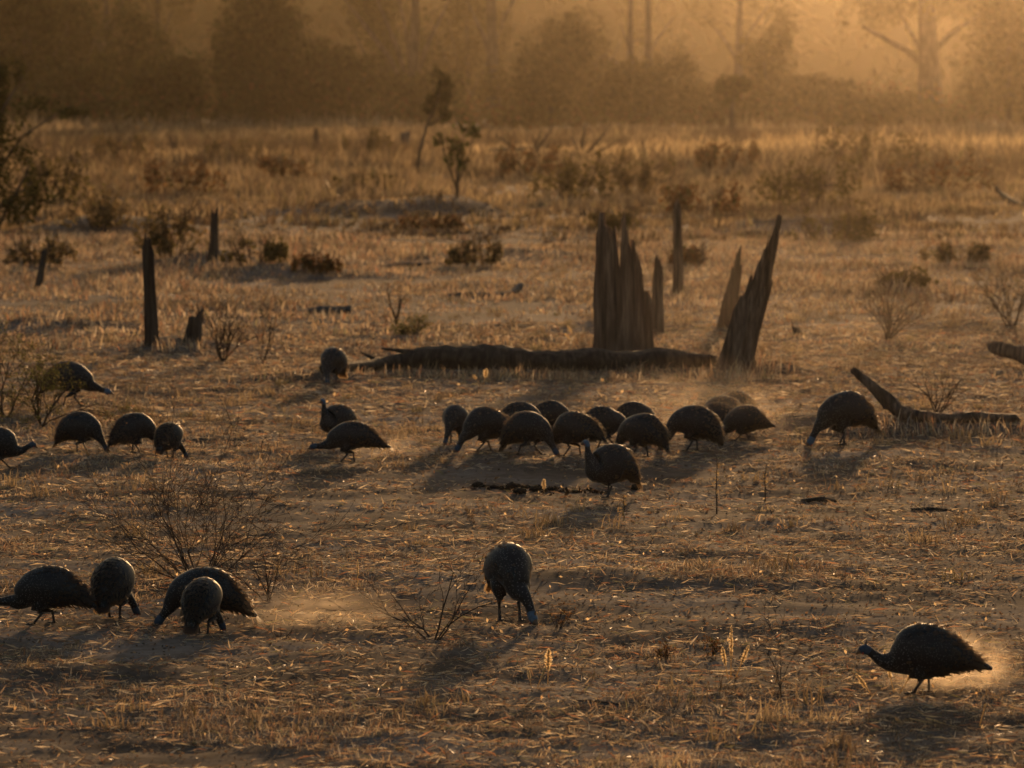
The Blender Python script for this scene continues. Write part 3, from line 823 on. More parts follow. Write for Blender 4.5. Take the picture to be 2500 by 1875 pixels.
def crown_mesh(blobs, n, size, palette, gaps=.42, seed=0, mat='thick'):
    """leaf faces spread through overlapping lumps, thinned by noise so that gaps stay"""
    rs = np.random.default_rng(seed); C = []
    vol = np.array([b[3] * b[4] * b[5] for b in blobs]); vol = vol / vol.sum()
    for b, w in zip(blobs, vol):
        k = int(n * w * 1.9)
        d = rs.normal(size=(k, 3)); d /= np.linalg.norm(d, axis=1, keepdims=True)
        r = rs.random(k) ** .45 * (1 + .28 * (vnoise(d[:, 0] * 2.6 + b[0] * 3, d[:, 2] * 2.6 + d[:, 1] * 2.1 + b[2], seed) - .4))
        q = np.array(b[:3])[None] + d * r[:, None] * np.array(b[3:6])[None]
        sc = 1.1 * max(b[3:6])
        g = vnoise(q[:, 0] / sc * 4.2 + 7, q[:, 2] / sc * 4.2 + q[:, 1] / sc * 3.1, seed + 3)
        C.append(q[g > gaps * rs.uniform(.75, 1.1, k)])
    C = np.concatenate(C); C = C[C[:, 2] > .05]
    if len(C) > n: C = C[rs.permutation(len(C))[:n]]
    return leaf_quads(C, size, palette, 'crown', M[mat])

def tree(name, label, base, trunk, blobs, nleaf, lsize, palette, seed, group='trees at the far edge of the field', bark='bark', gaps=.42, cat='tree', twigs=None):
    """trunk: list of (points, radii) in metres from the base; blobs: lumps of the crown"""
    root = empty(name, base); mb = MB(); rs = np.random.default_rng(seed)
    for pts, rad in trunk:
        P = []
        for i, q in enumerate(pts): P.append(Vector(q))
        if len(P) == 2: P = [P[0], (P[0] + P[1]) / 2 + Vector(rs.normal(0, .04, 3)) * (P[1] - P[0]).length, P[1]]; rad = [rad[0], (rad[0] + rad[1]) / 2, rad[1]]
        mb.tube(P, rad, 9)
    if twigs:
        for (q, d, ln, r, dep) in twigs: grow(mb, Vector(q), Vector(d).normalized(), ln, r, dep, rs, 5, kids=(3, 4), rmin=.01)
    link_mesh('trunk', mb.mesh('trunk', [M[bark]]), root)
    if nleaf: link_mesh('crown', crown_mesh(blobs, nleaf, lsize, palette, gaps, seed), root)
    tag(root, label, cat, group)
    return root

def lumps(cx, cz, rx, rz, n, seed, ry=None, jit=.62, sub=.52):
    rs = np.random.default_rng(seed); out = [(cx, 0, cz, rx * .72, (ry or rx) * .72, rz * .72)]
    for k in range(n):
        a = rs.uniform(0, 6.283); e = rs.uniform(-.9, 1.0)
        s = rs.uniform(.7, 1.2) * sub
        out.append((cx + math.cos(a) * rx * jit * math.cos(e), rs.uniform(-1, 1) * (ry or rx) * jit, cz + math.sin(e) * rz * jit, rx * s, (ry or rx) * s, rz * s))
    return out

def bush_tree(name, label, px, dist, w_px, top_py, seed, nleaf=3600, lsize=.25, palette=DARKGREEN, bot=.25, n=9, group='bushes at the far edge of the field', gaps=.36):
    b = far_point(px, dist); s = FPX / dist
    H = far_z(top_py, dist) - b.z; rx = w_px / s / 2
    tr = [([(0, 0, -.3), (.1, 0, H * .3), (0, 0, H * .75)], [.16 + H * .012, .12 + H * .008, .03])]
    rs = np.random.default_rng(seed)
    for k in range(4):
        a = rs.uniform(0, 6.28); tr.append(([(0, 0, H * .12), (math.cos(a) * rx * .35, math.sin(a) * rx * .3, H * .4), (math.cos(a) * rx * .7, math.sin(a) * rx * .6, H * .7)], [.10, .07, .02]))
    bl = [(0, 0, H * .50, rx * .66, rx * .66, H * .44)]
    for k in range(n * 2):                       # ragged crown: lumps of many sizes down to the ground
        f = rs.random(); w = rx * (.95 - .5 * f ** 2.2) * rs.uniform(.35, 1.0); a = rs.uniform(0, 6.283); q = rs.uniform(.16, .42)
        bl.append((math.cos(a) * w, math.sin(a) * w, H * (.06 + .86 * f), rx * q, rx * q, H * q * rs.uniform(.45, .8)))
    return tree(name, label, b, tr, bl, nleaf, lsize, palette, seed, group, gaps=gaps)

# far dense trees and bushes, left to right
bush_tree('dense_tree', 'tallest dense rounded dark tree in the hazy background', 640, 470, 360, -40, 81, nleaf=10000, n=12, gaps=.24)
bush_tree('bushy_tree', 'lower dark bushy tree adjoining the tallest dense one', 850, 475, 250, 100, 82, nleaf=3600)
bush_tree('far_bush', 'low grey-green bush at the foot of the tallest dense tree', 430, 478, 280, 120, 83, nleaf=2500)
bush_tree('far_bush', 'dim low bush beneath the slender left-hand trunks', 200, 480, 320, 140, 84, nleaf=2200)
bush_tree('far_bush', 'low bush behind the leaning sapling', 1040, 480, 260, 170, 85, nleaf=2400)
bush_tree('bushy_tree', 'broad rounded bushy tree left of the twin dead trunks', 1345, 474, 320, 50, 86, nleaf=4600, palette=DRYGREEN)
bush_tree('bushy_tree', 'wide low bushy tree right of the twin dead trunks', 1580, 476, 360, 130, 87, nleaf=3600, palette=DRYGREEN)
bush_tree('bushy_tree', 'hazy tree with ragged crown behind the far sapling', 1880, 500, 190, 30, 88, nleaf=3000, palette=DRYGREEN, gaps=.46)
bush_tree('far_bush', 'low hazy bush sloping down toward the right trees', 1990, 482, 260, 175, 89, nleaf=2600, palette=DRYGREEN)
bush_tree('far_bush', 'low hazy bush below the big hazy tree', 2190, 470, 280, 225, 90, nleaf=2500, palette=DRYGREEN)
bush_tree('dense_tree', 'dark dense tree cut by the right edge', 2460, 455, 300, -80, 91, nleaf=5500, n=12, palette=DRYGREEN)
bush_tree('far_bush', 'low bush filling the gap before the wide bushy tree', 1730, 478, 200, 215, 92, nleaf=1900, palette=DRYGREEN)
bush_tree('dim_tree', 'dim loose tree left of the tallest dense tree', 330, 520, 300, 0, 93, nleaf=3400, gaps=.46)
bush_tree('dim_tree', 'dim loose tree at the far left of the background', 60, 525, 320, -40, 94, nleaf=3800, gaps=.46)

bush_tree('dim_tree', 'dim tall tree between the slender left-hand trunks', 165, 545, 320, -70, 95, nleaf=3800, gaps=.46)
bush_tree('dim_tree', 'dim tall tree behind the limbs of the wide forked tree', 950, 585, 300, -70, 96, nleaf=3400, gaps=.5)
bush_tree('dim_tree', 'dim tall tree around the stout straight trunk', 1140, 590, 280, -60, 97, nleaf=3200, gaps=.5, palette=DRYGREEN)
bush_tree('dim_tree', 'dim ragged tree left of the twin dead trunks', 1440, 600, 240, 10, 98, nleaf=2400, gaps=.5, palette=DRYGREEN)

def tall_tree(label, px, dist, r, H, seed, lean=0.0, forks=(), crown=True, nleaf=2400, palette=DRYGREEN, crown_z=None, crown_r=5.5, name='tall_tree', twig=None):
    b = far_point(px, dist); rs = np.random.default_rng(seed)
    tr = [([(0, 0, -.3), (lean * .3, 0, H * .3), (lean * .7, 0, H * .65), (lean, 0, H)], [r * 1.15, r * .85, r * .62, r * .3])]
    bl = []
    for (z0, dx, z1, rr) in forks:
        tr.append(([(lean * z0 / H, 0, z0), (lean * z0 / H + dx * .35, rs.normal(0, .4), z0 + (z1 - z0) * .45), (lean * z0 / H + dx, rs.normal(0, .8), z1)], [rr, rr * .75, rr * .35]))
        bl.append((lean * z0 / H + dx, 0, z1 + .5, crown_r * .45, crown_r * .4, 1.8))
    cz = crown_z or H
    bl += [(lean, 0, cz, crown_r, crown_r, 2.8), (lean - crown_r * .6, 0, cz - .8, crown_r * .6, crown_r * .6, 2.0), (lean + crown_r * .6, 0, cz - .4, crown_r * .6, crown_r * .6, 2.2)]
    return tree(name, label, b, tr, bl, nleaf if crown else 0, .22, palette, seed, 'tall trees deep in the haze', gaps=.5, twigs=twig)

tall_tree('slender pale trunk furthest left among the tall hazy trees', 62, 560, .45, 19, 101, .6, [(7, 2.5, 12, .2)])
tall_tree('slender trunk second from the left among the tall hazy trees', 270, 565, .40, 18, 102, -.5, [(6, -2.2, 11, .18), (8, 2, 13, .15)])
tall_tree('paired slim trunk left of the tallest dense tree', 380, 570, .35, 18, 103, .4, [(5, 1.5, 11, .2)])
tall_tree('wide forked tree spreading its limbs like a fan', 1005, 560, .62, 20, 104, .6, [(2.0, -6.8, 12.5, .36), (2.2, -4.2, 14, .28), (3.2, 4.0, 13, .3), (4.5, -2.0, 15, .25)], nleaf=3200)
tall_tree('stout straight trunk right of the wide forked tree', 1205, 565, .7, 21, 105, -.4, [(6, -2.5, 12, .3), (7, 3, 14, .3)])
tall_tree('left one of the twin bare dead trunks', 1537, 560, .42, 17, 106, .1, [(5, -2.6, 6.8, .2), (6.8, -1.0, 10, .15)], crown=False, name='dead_tree', twig=[((-2.5, 0, 6.7), (-1, 0, -.6), 1.6, .09, 1), ((0, 0, 8), (1, 0, .7), 2.4, .1, 1)])
tall_tree('right one of the twin bare dead trunks', 1580, 562, .48, 17, 107, .1, [(4.5, 3.4, 6.0, .2), (6.5, 2.6, 10.5, .16)], crown=False, name='dead_tree', twig=[((3.3, 0, 6), (.6, 0, 1), 2.2, .08, 1)])
tall_tree('big hazy tree with a thick trunk glowing near the light', 2272, 555, 1.25, 19, 108, -.8, [(5.5, -6.5, 9.5, .42), (6.5, 5.5, 11, .4), (5, -3, 11, .3)], nleaf=3800, crown_z=12.5, crown_r=7.0)
tall_tree('hazy tree behind the ragged crowned one', 1800, 590, .5, 19, 109, .3, [(6, -3.5, 11, .22), (7, 3, 12, .2)])

# nearer saplings
p, s = at(1785, 342)
tree('sapling', 'slim sapling with a tufted top standing alone in the far grass', p, [([(0, 0, -.2), (.05, 0, 1.6), (.12, 0, 3.1)], [.28, .18, .10]), ([(.1, 0, 2.6), (-.6, 0, 3.6)], [.07, .03]), ([(.1, 0, 2.8), (.9, 0, 3.7)], [.07, .03])],
     [(.1, 0, 3.7, 1.0, .8, .65), (-.6, 0, 3.4, .5, .5, .4), (.9, 0, 3.6, .55, .5, .45), (.15, 0, 2.9, .5, .4, .45), (-.2, 0, 2.6, .35, .4, .35)], 1500, .13, DARKGREEN, 111, 'saplings in the field', gaps=.5)
p, s = at(1015, 428)
tree('sapling', 'leaning sapling with dark clumped leaves in the middle distance', p, [([(0, 0, -.2), (.15, 0, .9), (.42, 0, 1.9), (.85, 0, 2.9), (1.0, 0, 3.7)], [.10, .08, .06, .045, .02]), ([(.5, 0, 1.9), (1.1, 0, 2.3), (1.25, 0, 2.9)], [.045, .035, .015]), ([(.6, 0, 2.3), (.45, 0, 2.9)], [.03, .012])],
     [(1.0, 0, 3.6, .38, .3, .35), (.75, 0, 3.0, .42, .35, .3), (1.2, 0, 3.05, .38, .3, .3), (.55, 0, 2.65, .35, .3, .28), (1.15, 0, 2.4, .3, .3, .35), (1.3, 0, 3.45, .25, .25, .2), (.9, 0, 4.0, .2, .2, .25)], 900, .085, DARKGREEN, 112, 'saplings in the field', gaps=.5)
p, s = at(1115, 480)
tree('leafy_shrub', 'small leafy shrub with bare lower stems below the leaning sapling', p, [([(0, 0, -.1), (.02, 0, .6), (.05, 0, 1.3)], [.05, .04, .02]), ([(0, 0, .2), (-.25, 0, .9), (-.45, 0, 1.6)], [.03, .025, .012]), ([(0, 0, .3), (.25, 0, .9), (.5, 0, 1.7)], [.03, .02, .01])],
     [(.05, 0, 1.3, .28, .3, .3), (-.4, 0, 1.55, .3, .3, .2), (.45, 0, 1.75, .3, .3, .2), (.15, 0, .9, .2, .3, .25), (-.2, 0, 1.0, .2, .2, .2), (.1, 0, 1.9, .2, .2, .2)], 420, .07, OLIVE, 113, 'saplings in the field', gaps=.5, cat='shrub')
p, s = at(-25, 570)
tree('edge_tree', 'dark spreading thorn tree at the left edge of the middle distance', p, [([(-.3, 0, -.2), (-.2, 0, 1.2), (0, 0, 2.6)], [.13, .10, .06]), ([(-.2, 0, 1.0), (.8, 0, 2.3), (1.9, 0, 3.0)], [.04, .028, .012]), ([(-.2, 0, .3), (.6, 0, .9), (1.0, 0, 1.7)], [.06, .045, .02]), ([(.1, 0, -.1), (.5, 0, .8), (1.0, 0, 1.2)], [.05, .035, .015]), ([(-.2, 0, 1.5), (.3, 0, 2.9), (.8, 0, 3.7)], [.06, .04, .015])],
     [(-.3, 0, 3.4, .9, 1.0, .7), (.2, 0, 2.5, .7, .9, .6), (1.1, 0, 3.05, .6, .6, .2), (1.9, 0, 2.85, .6, .5, .15), (-.2, 0, 1.4, .8, .8, .7), (.5, 0, 3.8, .5, .5, .35), (.7, 0, 1.7, .6, .5, .45), (.3, 0, .6, .9, .7, .5), (1.0, 0, .9, .55, .5, .45), (-.4, 0, 4.2, .6, .5, .4)], 6000, .055, DARKGREEN, 114, None, gaps=.5)

# low dark bushes dotted over the middle distance
DRYSCRUB = [((.17, .125, .065), 3), ((.12, .10, .045), 2), ((.22, .15, .075), 2)]
LOW = [(300, 400, 150, 75, 'dark scrub bush below the far left trees'), (440, 480, 240, 80, 'wide grey-green scrub bush on the rise above the notched post'), (130, 500, 170, 110, 'tall scrub bush beside the thorn tree'),
       (250, 560, 280, 75, 'broad dark scrub bush behind the tall weathered post'), (700, 440, 170, 50, 'flat scrub bush right of the small upright far post'), (620, 645, 190, 55, 'dark scrub bush spreading right from the notched post'),
       (420, 625, 200, 90, 'dark scrub bush between the weathered post and the notched one'), (770, 668, 130, 40, 'small scrub bush on the shaded mound end'), (880, 480, 170, 48, 'low scrub bush on the long shaded mound'),
       (1160, 650, 170, 55, 'reddish scrub bush below the pale bare strip'), (1300, 440, 170, 75, 'hazy scrub bush below the far dead boughs'), (1400, 490, 240, 85, 'wide hazy scrub bush above the hollow stump'),
       (1560, 480, 220, 85, 'hazy scrub bush above the straight dead post'), (1700, 525, 240, 75, 'hazy scrub bush left of the leaning trunk tip'), (1960, 510, 300, 105, 'large hazy scrub bush right of the leaning trunk tip'),
       (2120, 430, 340, 115, 'largest hazy scrub bush before the sunlit grass strip'), (2290, 470, 300, 85, 'hazy scrub bush left of the tilted dark branch'), (2020, 595, 260, 70, 'olive scrub bush level with the leaning trunk'),
       (2340, 645, 200, 48, 'low olive scrub bush toward the right edge'), (1780, 430, 190, 75, 'hazy scrub bush below the tufted sapling'), (900, 390, 150, 55, 'small far scrub bush left of the squat pale stub'),
       (560, 405, 170, 52, 'small far scrub bush left of the upright far post'), (1050, 565, 190, 40, 'flat scrub bush at the edge of the pale bare strip'),
       (1500, 565, 150, 46, 'scrub bush just behind the spikes of the hollow stump'), (100, 650, 200, 58, 'scrub bush behind the slanted stick'), (1690, 650, 130, 40, 'scrub bush beside the straight dead post'), (2200, 705, 170, 42, 'low scrub bush over the dusty right field')]
for i, (px, py, w, h, lab) in enumerate(LOW):
    p, s = at(px, py); W = w / s / 2; H = 1.35 * h / s
    root = empty('scrub_bush', p); mb = MB(); rs = np.random.default_rng(200 + i); tips = []
    for k in range(11):
        a = rs.uniform(0, 6.28); d = Vector((math.cos(a) * W * rs.uniform(.2, .9), math.sin(a) * W * .6, H * rs.uniform(.7, 1.35)))
        grow(mb, Vector((d.x * .6, d.y * .5, -.03)), Vector((d.x * .5, d.y * .5, d.z)).normalized(), d.z * .85, .010 + .007 * H, 2, rs, 4, kids=(2, 4), tips=tips, rmin=.004)
    tag(link_mesh('stems', mb.mesh('stems', [M['twig']]), root), kind='stuff')
    bl = [(rs.uniform(-.8, .8) * W, rs.uniform(-.5, .5) * W, H * rs.uniform(.05, .6), W * rs.uniform(.12, .30), W * .3, H * rs.uniform(.25, .6)) for k in range(13)]
    pal = (DRYSCRUB, BROWNLEAF, DRYGREEN)[i % 3]
    link_mesh('foliage', crown_mesh(bl, 800, .022 + .018 * H + .00016 * p.y, pal, .56, 300 + i, 'leaf'), root)
    tag(root, lab, 'bush', 'scrub bushes in the middle distance')

# the wood behind everything, too hazy to tell its trees apart
def far_wood():
    n = 30000
    x = RNG.uniform(-560, 560, n); y = RNG.uniform(1010, 1120, n)
    top = 18 + 11 * vnoise(x / 24, y / 60, 41) + 8 * vnoise(x / 8, y / 30, 42)
    z = RNG.random(n) ** .8 * top
    tag(link_mesh('far_woodland', leaf_quads(np.stack([x, y, z], 1), 2.8, DRYGREEN, 'far_woodland', M['thick'])), 'hazy mass of woodland closing the view behind the trees', 'woodland', kind='stuff')
    xs = np.linspace(-740, 740, 120); V = []  # hill added behind the wood to cover the bright sky
    prof = [(1250, 0), (1270, 8), (1310, 24), (1360, 40), (1430, 46), (1510, 36), (1590, 10), (1640, -.5)]
    for yy, zz in prof: V.append(np.stack([xs, np.full_like(xs, yy), zz * (.8 + .35 * vnoise(xs / 60, xs * 0 + 3, 43)) - .3], 1))
    V = np.concatenate(V); nr, nc = len(prof), len(xs); q = np.arange((nr - 1) * (nc - 1)); a = q // (nc - 1) * nc + q % (nc - 1)
    tag(link_mesh('added_hill', np_mesh('added_hill', V, np.stack([a, a + 1, a + nc + 1, a + nc], 1), M['added_hill'])), kind='structure')
far_wood()
def undergrowth():
    n = 26000
    x = RNG.uniform(-95, 95, n); y = RNG.uniform(462, 640, n)
    top = .5 + np.clip(-x / 30, 0, 1.6) + 4.2 * vnoise(x / 7, y / 22, 51) ** 1.6 + 1.2 * vnoise(x / 2.1, y / 9, 52)
    z = RNG.random(n) ** .9 * top
    tag(link_mesh('undergrowth', leaf_quads(np.stack([x, y, z], 1), .30, DRYGREEN + BROWNLEAF[:2], 'undergrowth', M['thick'])), 'dim tangle of bushes filling the space between the far trees', 'undergrowth', kind='stuff')
undergrowth()
# ------------------------------------------------------------------ guineafowl
BODY = [(-.292, 0, .112, .010, .024), (-.248, 0, .166, .038, .056), (-.185, 0, .228, .088, .096), (-.085, 0, .278, .138, .128), (.025, 0, .285, .143, .128), (.110, 0, .257, .104, .096)]
NECK = {
    'graze': [(.165, 0, .205, .062, .058), (.205, 0, .148, .038, .035), (.232, 0, .098, .027, .025), (.248, 0, .062, .026, .024), (.266, 0, .036, .029, .024), (.286, 0, .018, .018, .015), (.297, 0, .011, .008, .007), (.306, 0, .004, .002, .002)],
    'reach': [(.175, 0, .215, .058, .054), (.225, 0, .185, .036, .034), (.27, 0, .165, .027, .025), (.30, 0, .155, .025, .023), (.325, 0, .148, .029, .024), (.350, 0, .137, .018, .015), (.364, 0, .130, .008, .007), (.376, 0, .124, .002, .002)],
    'walk': [(.172, 0, .242, .060, .055), (.225, 0, .255, .037, .034), (.262, 0, .285, .026, .024), (.288, 0, .308, .025, .023), (.310, 0, .320, .030, .024), (.336, 0, .313, .019, .016), (.350, 0, .305, .009, .008), (.363, 0, .297, .002, .002)],
    'stand': [(.150, 0, .315, .064, .058), (.178, 0, .372, .036, .034), (.186, 0, .420, .024, .022), (.190, 0, .452, .024, .022), (.202, 0, .476, .030, .024), (.227, 0, .475, .020, .016), (.240, 0, .468, .009, .008), (.252, 0, .460, .002, .002)],
}

def catmull(P, n):
    P = np.array(P, float); m = len(P) - 1
    seg = np.linalg.norm(np.diff(P[:, :3], axis=0), axis=1); cum = np.concatenate([[0], np.cumsum(seg)])
    out = []; us = []
    for d in np.linspace(0, cum[-1], n):
        i = min(max(np.searchsorted(cum, d, 'right') - 1, 0), m - 1); f = (d - cum[i]) / max(seg[i], 1e-9)
        p0, p1, p2, p3 = P[max(i - 1, 0)], P[i], P[i + 1], P[min(i + 2, m)]
        q = p1 + .5 * f * (p2 - p0) + .5 * f * f * (2 * p0 - 5 * p1 + 4 * p2 - p3) + .5 * f ** 3 * (3 * p1 - p0 - 3 * p2 + p3)
        q[3:] = np.maximum(q[3:], .0015)
        out.append(q); us.append(i + f)
    return np.array(out), np.array(us)

def frames(S):
    n = len(S); fr = []
    for i in range(n):
        t = Vector(S[min(i + 1, n - 1)][:3] - S[max(i - 1, 0)][:3]).normalized()
        side = Vector((0, 1, 0)); side = (side - t * side.dot(t)).normalized()
        fr.append((t, side, t.cross(side) * -1.0))
    return fr

def guineafowl(label, px, py, heading, pose='graze', scale=1.0, drop=0.0, pitch=0.0, bend=0.0, stride=.03, fat=1.0, tail=0.0, seed=0, blue=False, long=0.0, group='helmeted guineafowl flock'):
    """heading in degrees: 0 faces right in the photograph, 180 left, 90 away, -90 towards the camera"""
    rs = np.random.default_rng(900 + seed)
    p, s = at(px, py)
    root = empty('guineafowl', p, R(heading)); root.scale = (scale * .91,) * 3
    sp = [list(q) for q in BODY] + [list(q) for q in NECK[pose]]
    nb = len(BODY); drop *= .5
    for i in (0, 1, 2): sp[i][0] -= long * (.10, .055, .02)[i]; sp[i][2] += long * (.055, .035, .01)[i]
    pitch += rs.normal(0, .08); fat *= rs.uniform(.93, 1.06); hump = rs.normal(0, .012)
    for i in (2, 3, 4): sp[i][2] += hump * (1, 1, -.5)[i - 2]; sp[i][3] *= rs.uniform(.94, 1.05)
    c, sn = math.cos(pitch), math.sin(pitch)
    for i, q in enumerate(sp):
        w = 1.0 if i < nb + 1 else 0.0
        if pose in ('walk', 'stand'): w = 1.0
        x, z = q[0], q[2] - .28
        if w: q[0], q[2] = x * c - z * sn, x * sn + z * c + .28
        if i < nb: q[3] *= fat; q[4] *= fat
        if i < 2: q[2] += tail * (2 - i) / 2
        if i < nb or pose in ('walk', 'stand'): q[2] -= drop
        elif i < nb + 3: q[2] -= drop * (nb + 3 - i) / 3.0
    if bend:                                   # swing the neck sideways
        j0 = nb; bx = sp[j0][0] - .05
        for k, q in enumerate(sp[j0:]):
            a = bend * min(1, (k + 1) / 3.0); dx = q[0] - bx
            q[0] = bx + dx * math.cos(a); q[1] = dx * math.sin(a)
    S, U = catmull(sp, 54); fr = frames(S); seg = 22
    mb = MB()
    rows = []
    for (cx, cy, cz, rz, ry), (t, sd_, up) in zip(S, fr):
        row = []
        for k in range(seg):
            a = 2 * math.pi * k / seg
            row.append(len(mb.v)); mb.v.append(Vector((cx, cy, cz)) + sd_ * (ry * math.cos(a)) + up * (rz * math.sin(a)))
        rows.append(row)
    for i in range(len(rows) - 1):
        u = (U[i] + U[i + 1]) / 2
        m = 0 if u < nb + 2.9 else (1 if u < nb + 5.2 else 2)
        for k in range(seg):
            k2 = (k + 1) % seg
            mb.face((rows[i][k], rows[i][k2], rows[i + 1][k2], rows[i + 1][k]), m)
    mb.face(tuple(rows[0])[::-1], 0); mb.face(tuple(rows[-1]), 2)
    body_me = mb.mesh('body', [M['plumage'], M['blue' if blue else 'skin'], M['horn'], M['leg']])
    bm = bmesh.new(); bm.from_mesh(body_me); bmesh.ops.recalc_face_normals(bm, faces=bm.faces); bm.to_mesh(body_me); bm.free()
    # legs, merged into the same skin
    lg = MB(); zc = .28 - drop
    for sg, st in ((1, stride), (-1, -stride)):
        hip = Vector((.0, sg * .055, zc - .06)); kn = Vector((.035 + st * .3, sg * .06, zc - .135)); an = Vector((-.022 + st * .7, sg * .05, max(.055, zc * .36))); ft = Vector((.004 + st * 1.6, sg * .048, .010))
        lg.tube([hip, (hip + kn) / 2, kn, (kn + an) / 2, an, (an + ft) / 2, ft], [.052, .047, .034, .018, .0105, .0075, .009], 10, 3)
        for ta, tl in ((0, .055), (.55, .045), (-.55, .045), (math.pi, .022)):
            e = ft + Vector((math.cos(ta) * tl, math.sin(ta) * tl, -.004)); lg.tube([ft, (ft + e) / 2 + Vector((0, 0, .004)), e], [.006, .005, .0025], 6, 3)
    for i, f in enumerate(lg.f):                # feathered thighs above the ankle
        if max(lg.v[q].z for q in f) > max(.055, zc * .36) + .03: lg.m[i] = 0
    leg_me = lg.mesh('leg_tool', [M['plumage'], M['blue' if blue else 'skin'], M['horn'], M['leg']])
    body = link_mesh('body', body_me, root)
    tool = link_mesh('leg_tool', leg_me, root)
    md = body.modifiers.new('join', 'BOOLEAN'); md.operation = 'UNION'; md.object = tool; md.solver = 'EXACT'; md.use_self = True
    bpy.context.view_layer.update()
    dg = bpy.context.evaluated_depsgraph_get()
    res = bpy.data.meshes.new_from_object(body.evaluated_get(dg))
    body.modifiers.clear()
    if len(res.polygons) > 900: body.data = res
    bpy.data.objects.remove(tool)
    body.data.polygons.foreach_set('use_smooth', [True] * len(body.data.polygons))
    body.data.name = 'body'
    # folded wings: raised shells on both flanks
    iu = [i for i in range(len(S)) if .95 <= U[i] <= 4.6]
    for sg in (1, -1):
        wb = MB(); na = 9; n = len(iu); wr = []
        for j, i in enumerate(iu):
            cx, cy, cz, rz, ry = S[i]; t, sd_, up = fr[i]; q = j / (n - 1); row = []
            for k in range(na):
                w = k / (na - 1)
                lo = -38 - 10 * math.sin(math.pi * q); hi = 18 + 40 * math.sin(math.pi * min(1, q * 1.15))
                a = R(lo + (hi - lo) * w)
                ed = math.sin(math.pi * (.06 + .88 * w)) ** .5 * math.sin(math.pi * (.05 + .9 * q)) ** .5
                o = .013 * ed - .003
                sgn = sg
                row.append(len(wb.v)); wb.v.append(Vector((cx, cy, cz)) + sd_ * ((ry + o) * math.cos(a) * sgn) + up * ((rz + o) * math.sin(a)))
            wr.append(row)
        for a_, b_ in zip(wr, wr[1:]):
            for k in range(na - 1): wb.face((a_[k], a_[k + 1], b_[k + 1], b_[k]))
        link_mesh('wing', wb.mesh('wing', [M['wing']]), root)
    # tail: a drooping fan of stiff feathers
    tb = MB(); t0 = Vector(S[4][:3]); td = Vector(S[0][:3] - S[6][:3]).normalized()
    for k in range(9):
        a = (k - 4) / 4.0
        d = (td + Vector((0, a * .24, -.04 * abs(a) - .08 * (k % 2)))).normalized(); sdv = Vector((0, 1, 0)); L = .10 - .02 * abs(a)
        b0 = t0 + Vector((0, a * .03, .012 - .01 * abs(a) - .006 * (k % 2)))
        i0 = len(tb.v)
        for f, w in ((0, .010), (.55, .014), (.9, .011), (1.0, .004)):
            q = b0 + d * (L * f) + Vector((0, 0, -.02 * f * f)); tb.v += [q - sdv * w, q + sdv * w]
        for j in range(3): tb.face((i0 + 2 * j, i0 + 2 * j + 1, i0 + 2 * j + 3, i0 + 2 * j + 2))
    link_mesh('tail', tb.mesh('tail', [M['loose']]), root)
    # loose feather edges over the back and fluff under the rump
    fb = MB()
    def feather(i, a, L, w, lift):
        cx, cy, cz, rz, ry = S[i]; t, sd_, up = fr[i]
        nrm = (sd_ * (math.cos(a) / max(ry, .01)) + up * (math.sin(a) / max(rz, .01))).normalized()
        q = Vector((cx, cy, cz)) + sd_ * (ry * math.cos(a)) + up * (rz * math.sin(a)) - nrm * .003
        d = (-t + nrm * lift + Vector(rs.normal(0, .12, 3))).normalized(); b = d.cross(nrm).normalized()
        i0 = len(fb.v)
        for f, ww, dn in ((0, .45, 0), (.6, 1, .0), (1, .35, -.10)):
            r = q + d * (L * f) + nrm * (dn * L); fb.v += [r - b * (w * ww), r + b * (w * ww)]
        fb.face((i0, i0 + 1, i0 + 3, i0 + 2)); fb.face((i0 + 2, i0 + 3, i0 + 5, i0 + 4))
    ib = [i for i in range(len(S)) if .85 <= U[i] <= nb + .4]
    d = 0.0; last = None; odd = 0
    for i in ib:                                # overlapping rows from rump to neck
        c = Vector(S[i][:3])
        if last is not None and (c - last).length < .024: continue
        last = c; odd ^= 1
        per = math.pi * (S[i][3] + S[i][4]); n = max(6, int(per / .027))
        for k in range(n):
            a = 2 * math.pi * (k + .5 * odd + rs.uniform(-.2, .2)) / n
            feather(i, a, rs.uniform(.036, .056), rs.uniform(.010, .015), rs.uniform(.05, .20))
    for k in range(90):
        feather(ib[int(rs.integers(0, len(ib)))], rs.uniform(0, 6.283), rs.uniform(.03, .06), rs.uniform(.005, .010), rs.uniform(.15, .5))
    ir = [i for i in range(len(S)) if .8 <= U[i] <= 2.6]
    for k in range(45):
        feather(ir[int(rs.integers(0, len(ir)))], rs.uniform(-2.5, -.64), rs.uniform(.035, .06), rs.uniform(.005, .008), rs.uniform(.3, .8))
    tag(link_mesh('plumage', fb.mesh('plumage', [M['loose']]), root), kind='stuff')
    # casque and wattles on the head
    h = Vector(sp[-4][:3]); hd = (Vector(sp[-2][:3]) - Vector(sp[-5][:3])).normalized()
    hup = Vector((0, 0, 1)) - hd * hd.z
    hup = hup.normalized() if hup.length > .05 else Vector((1, 0, 0))
    cb = MB(); b = h - hd * .004 + hup * .014
    cb.tube([b, b + hup * .012 - hd * .003, b + hup * .026 - hd * .010, b + hup * .034 - hd * .015], [.010, .0085, .0055, .0015], 8)
    link_mesh('casque', cb.mesh('casque', [M['horn']]), root)
    sdh = hd.cross(hup).normalized()
    for sg in (1, -1):
        wb = MB(); b = h + hd * .014 - hup * .010 + sdh * (sg * .012)
        wb.tube([b, b - hup * .010 + sdh * (sg * .003), b - hup * .020 + sdh * (sg * .004)], [.003, .0065, .0025], 6)
        link_mesh('wattle', wb.mesh('wattle', [M['wattle']]), root)
    tag(root, label, 'guineafowl', group)
    return root

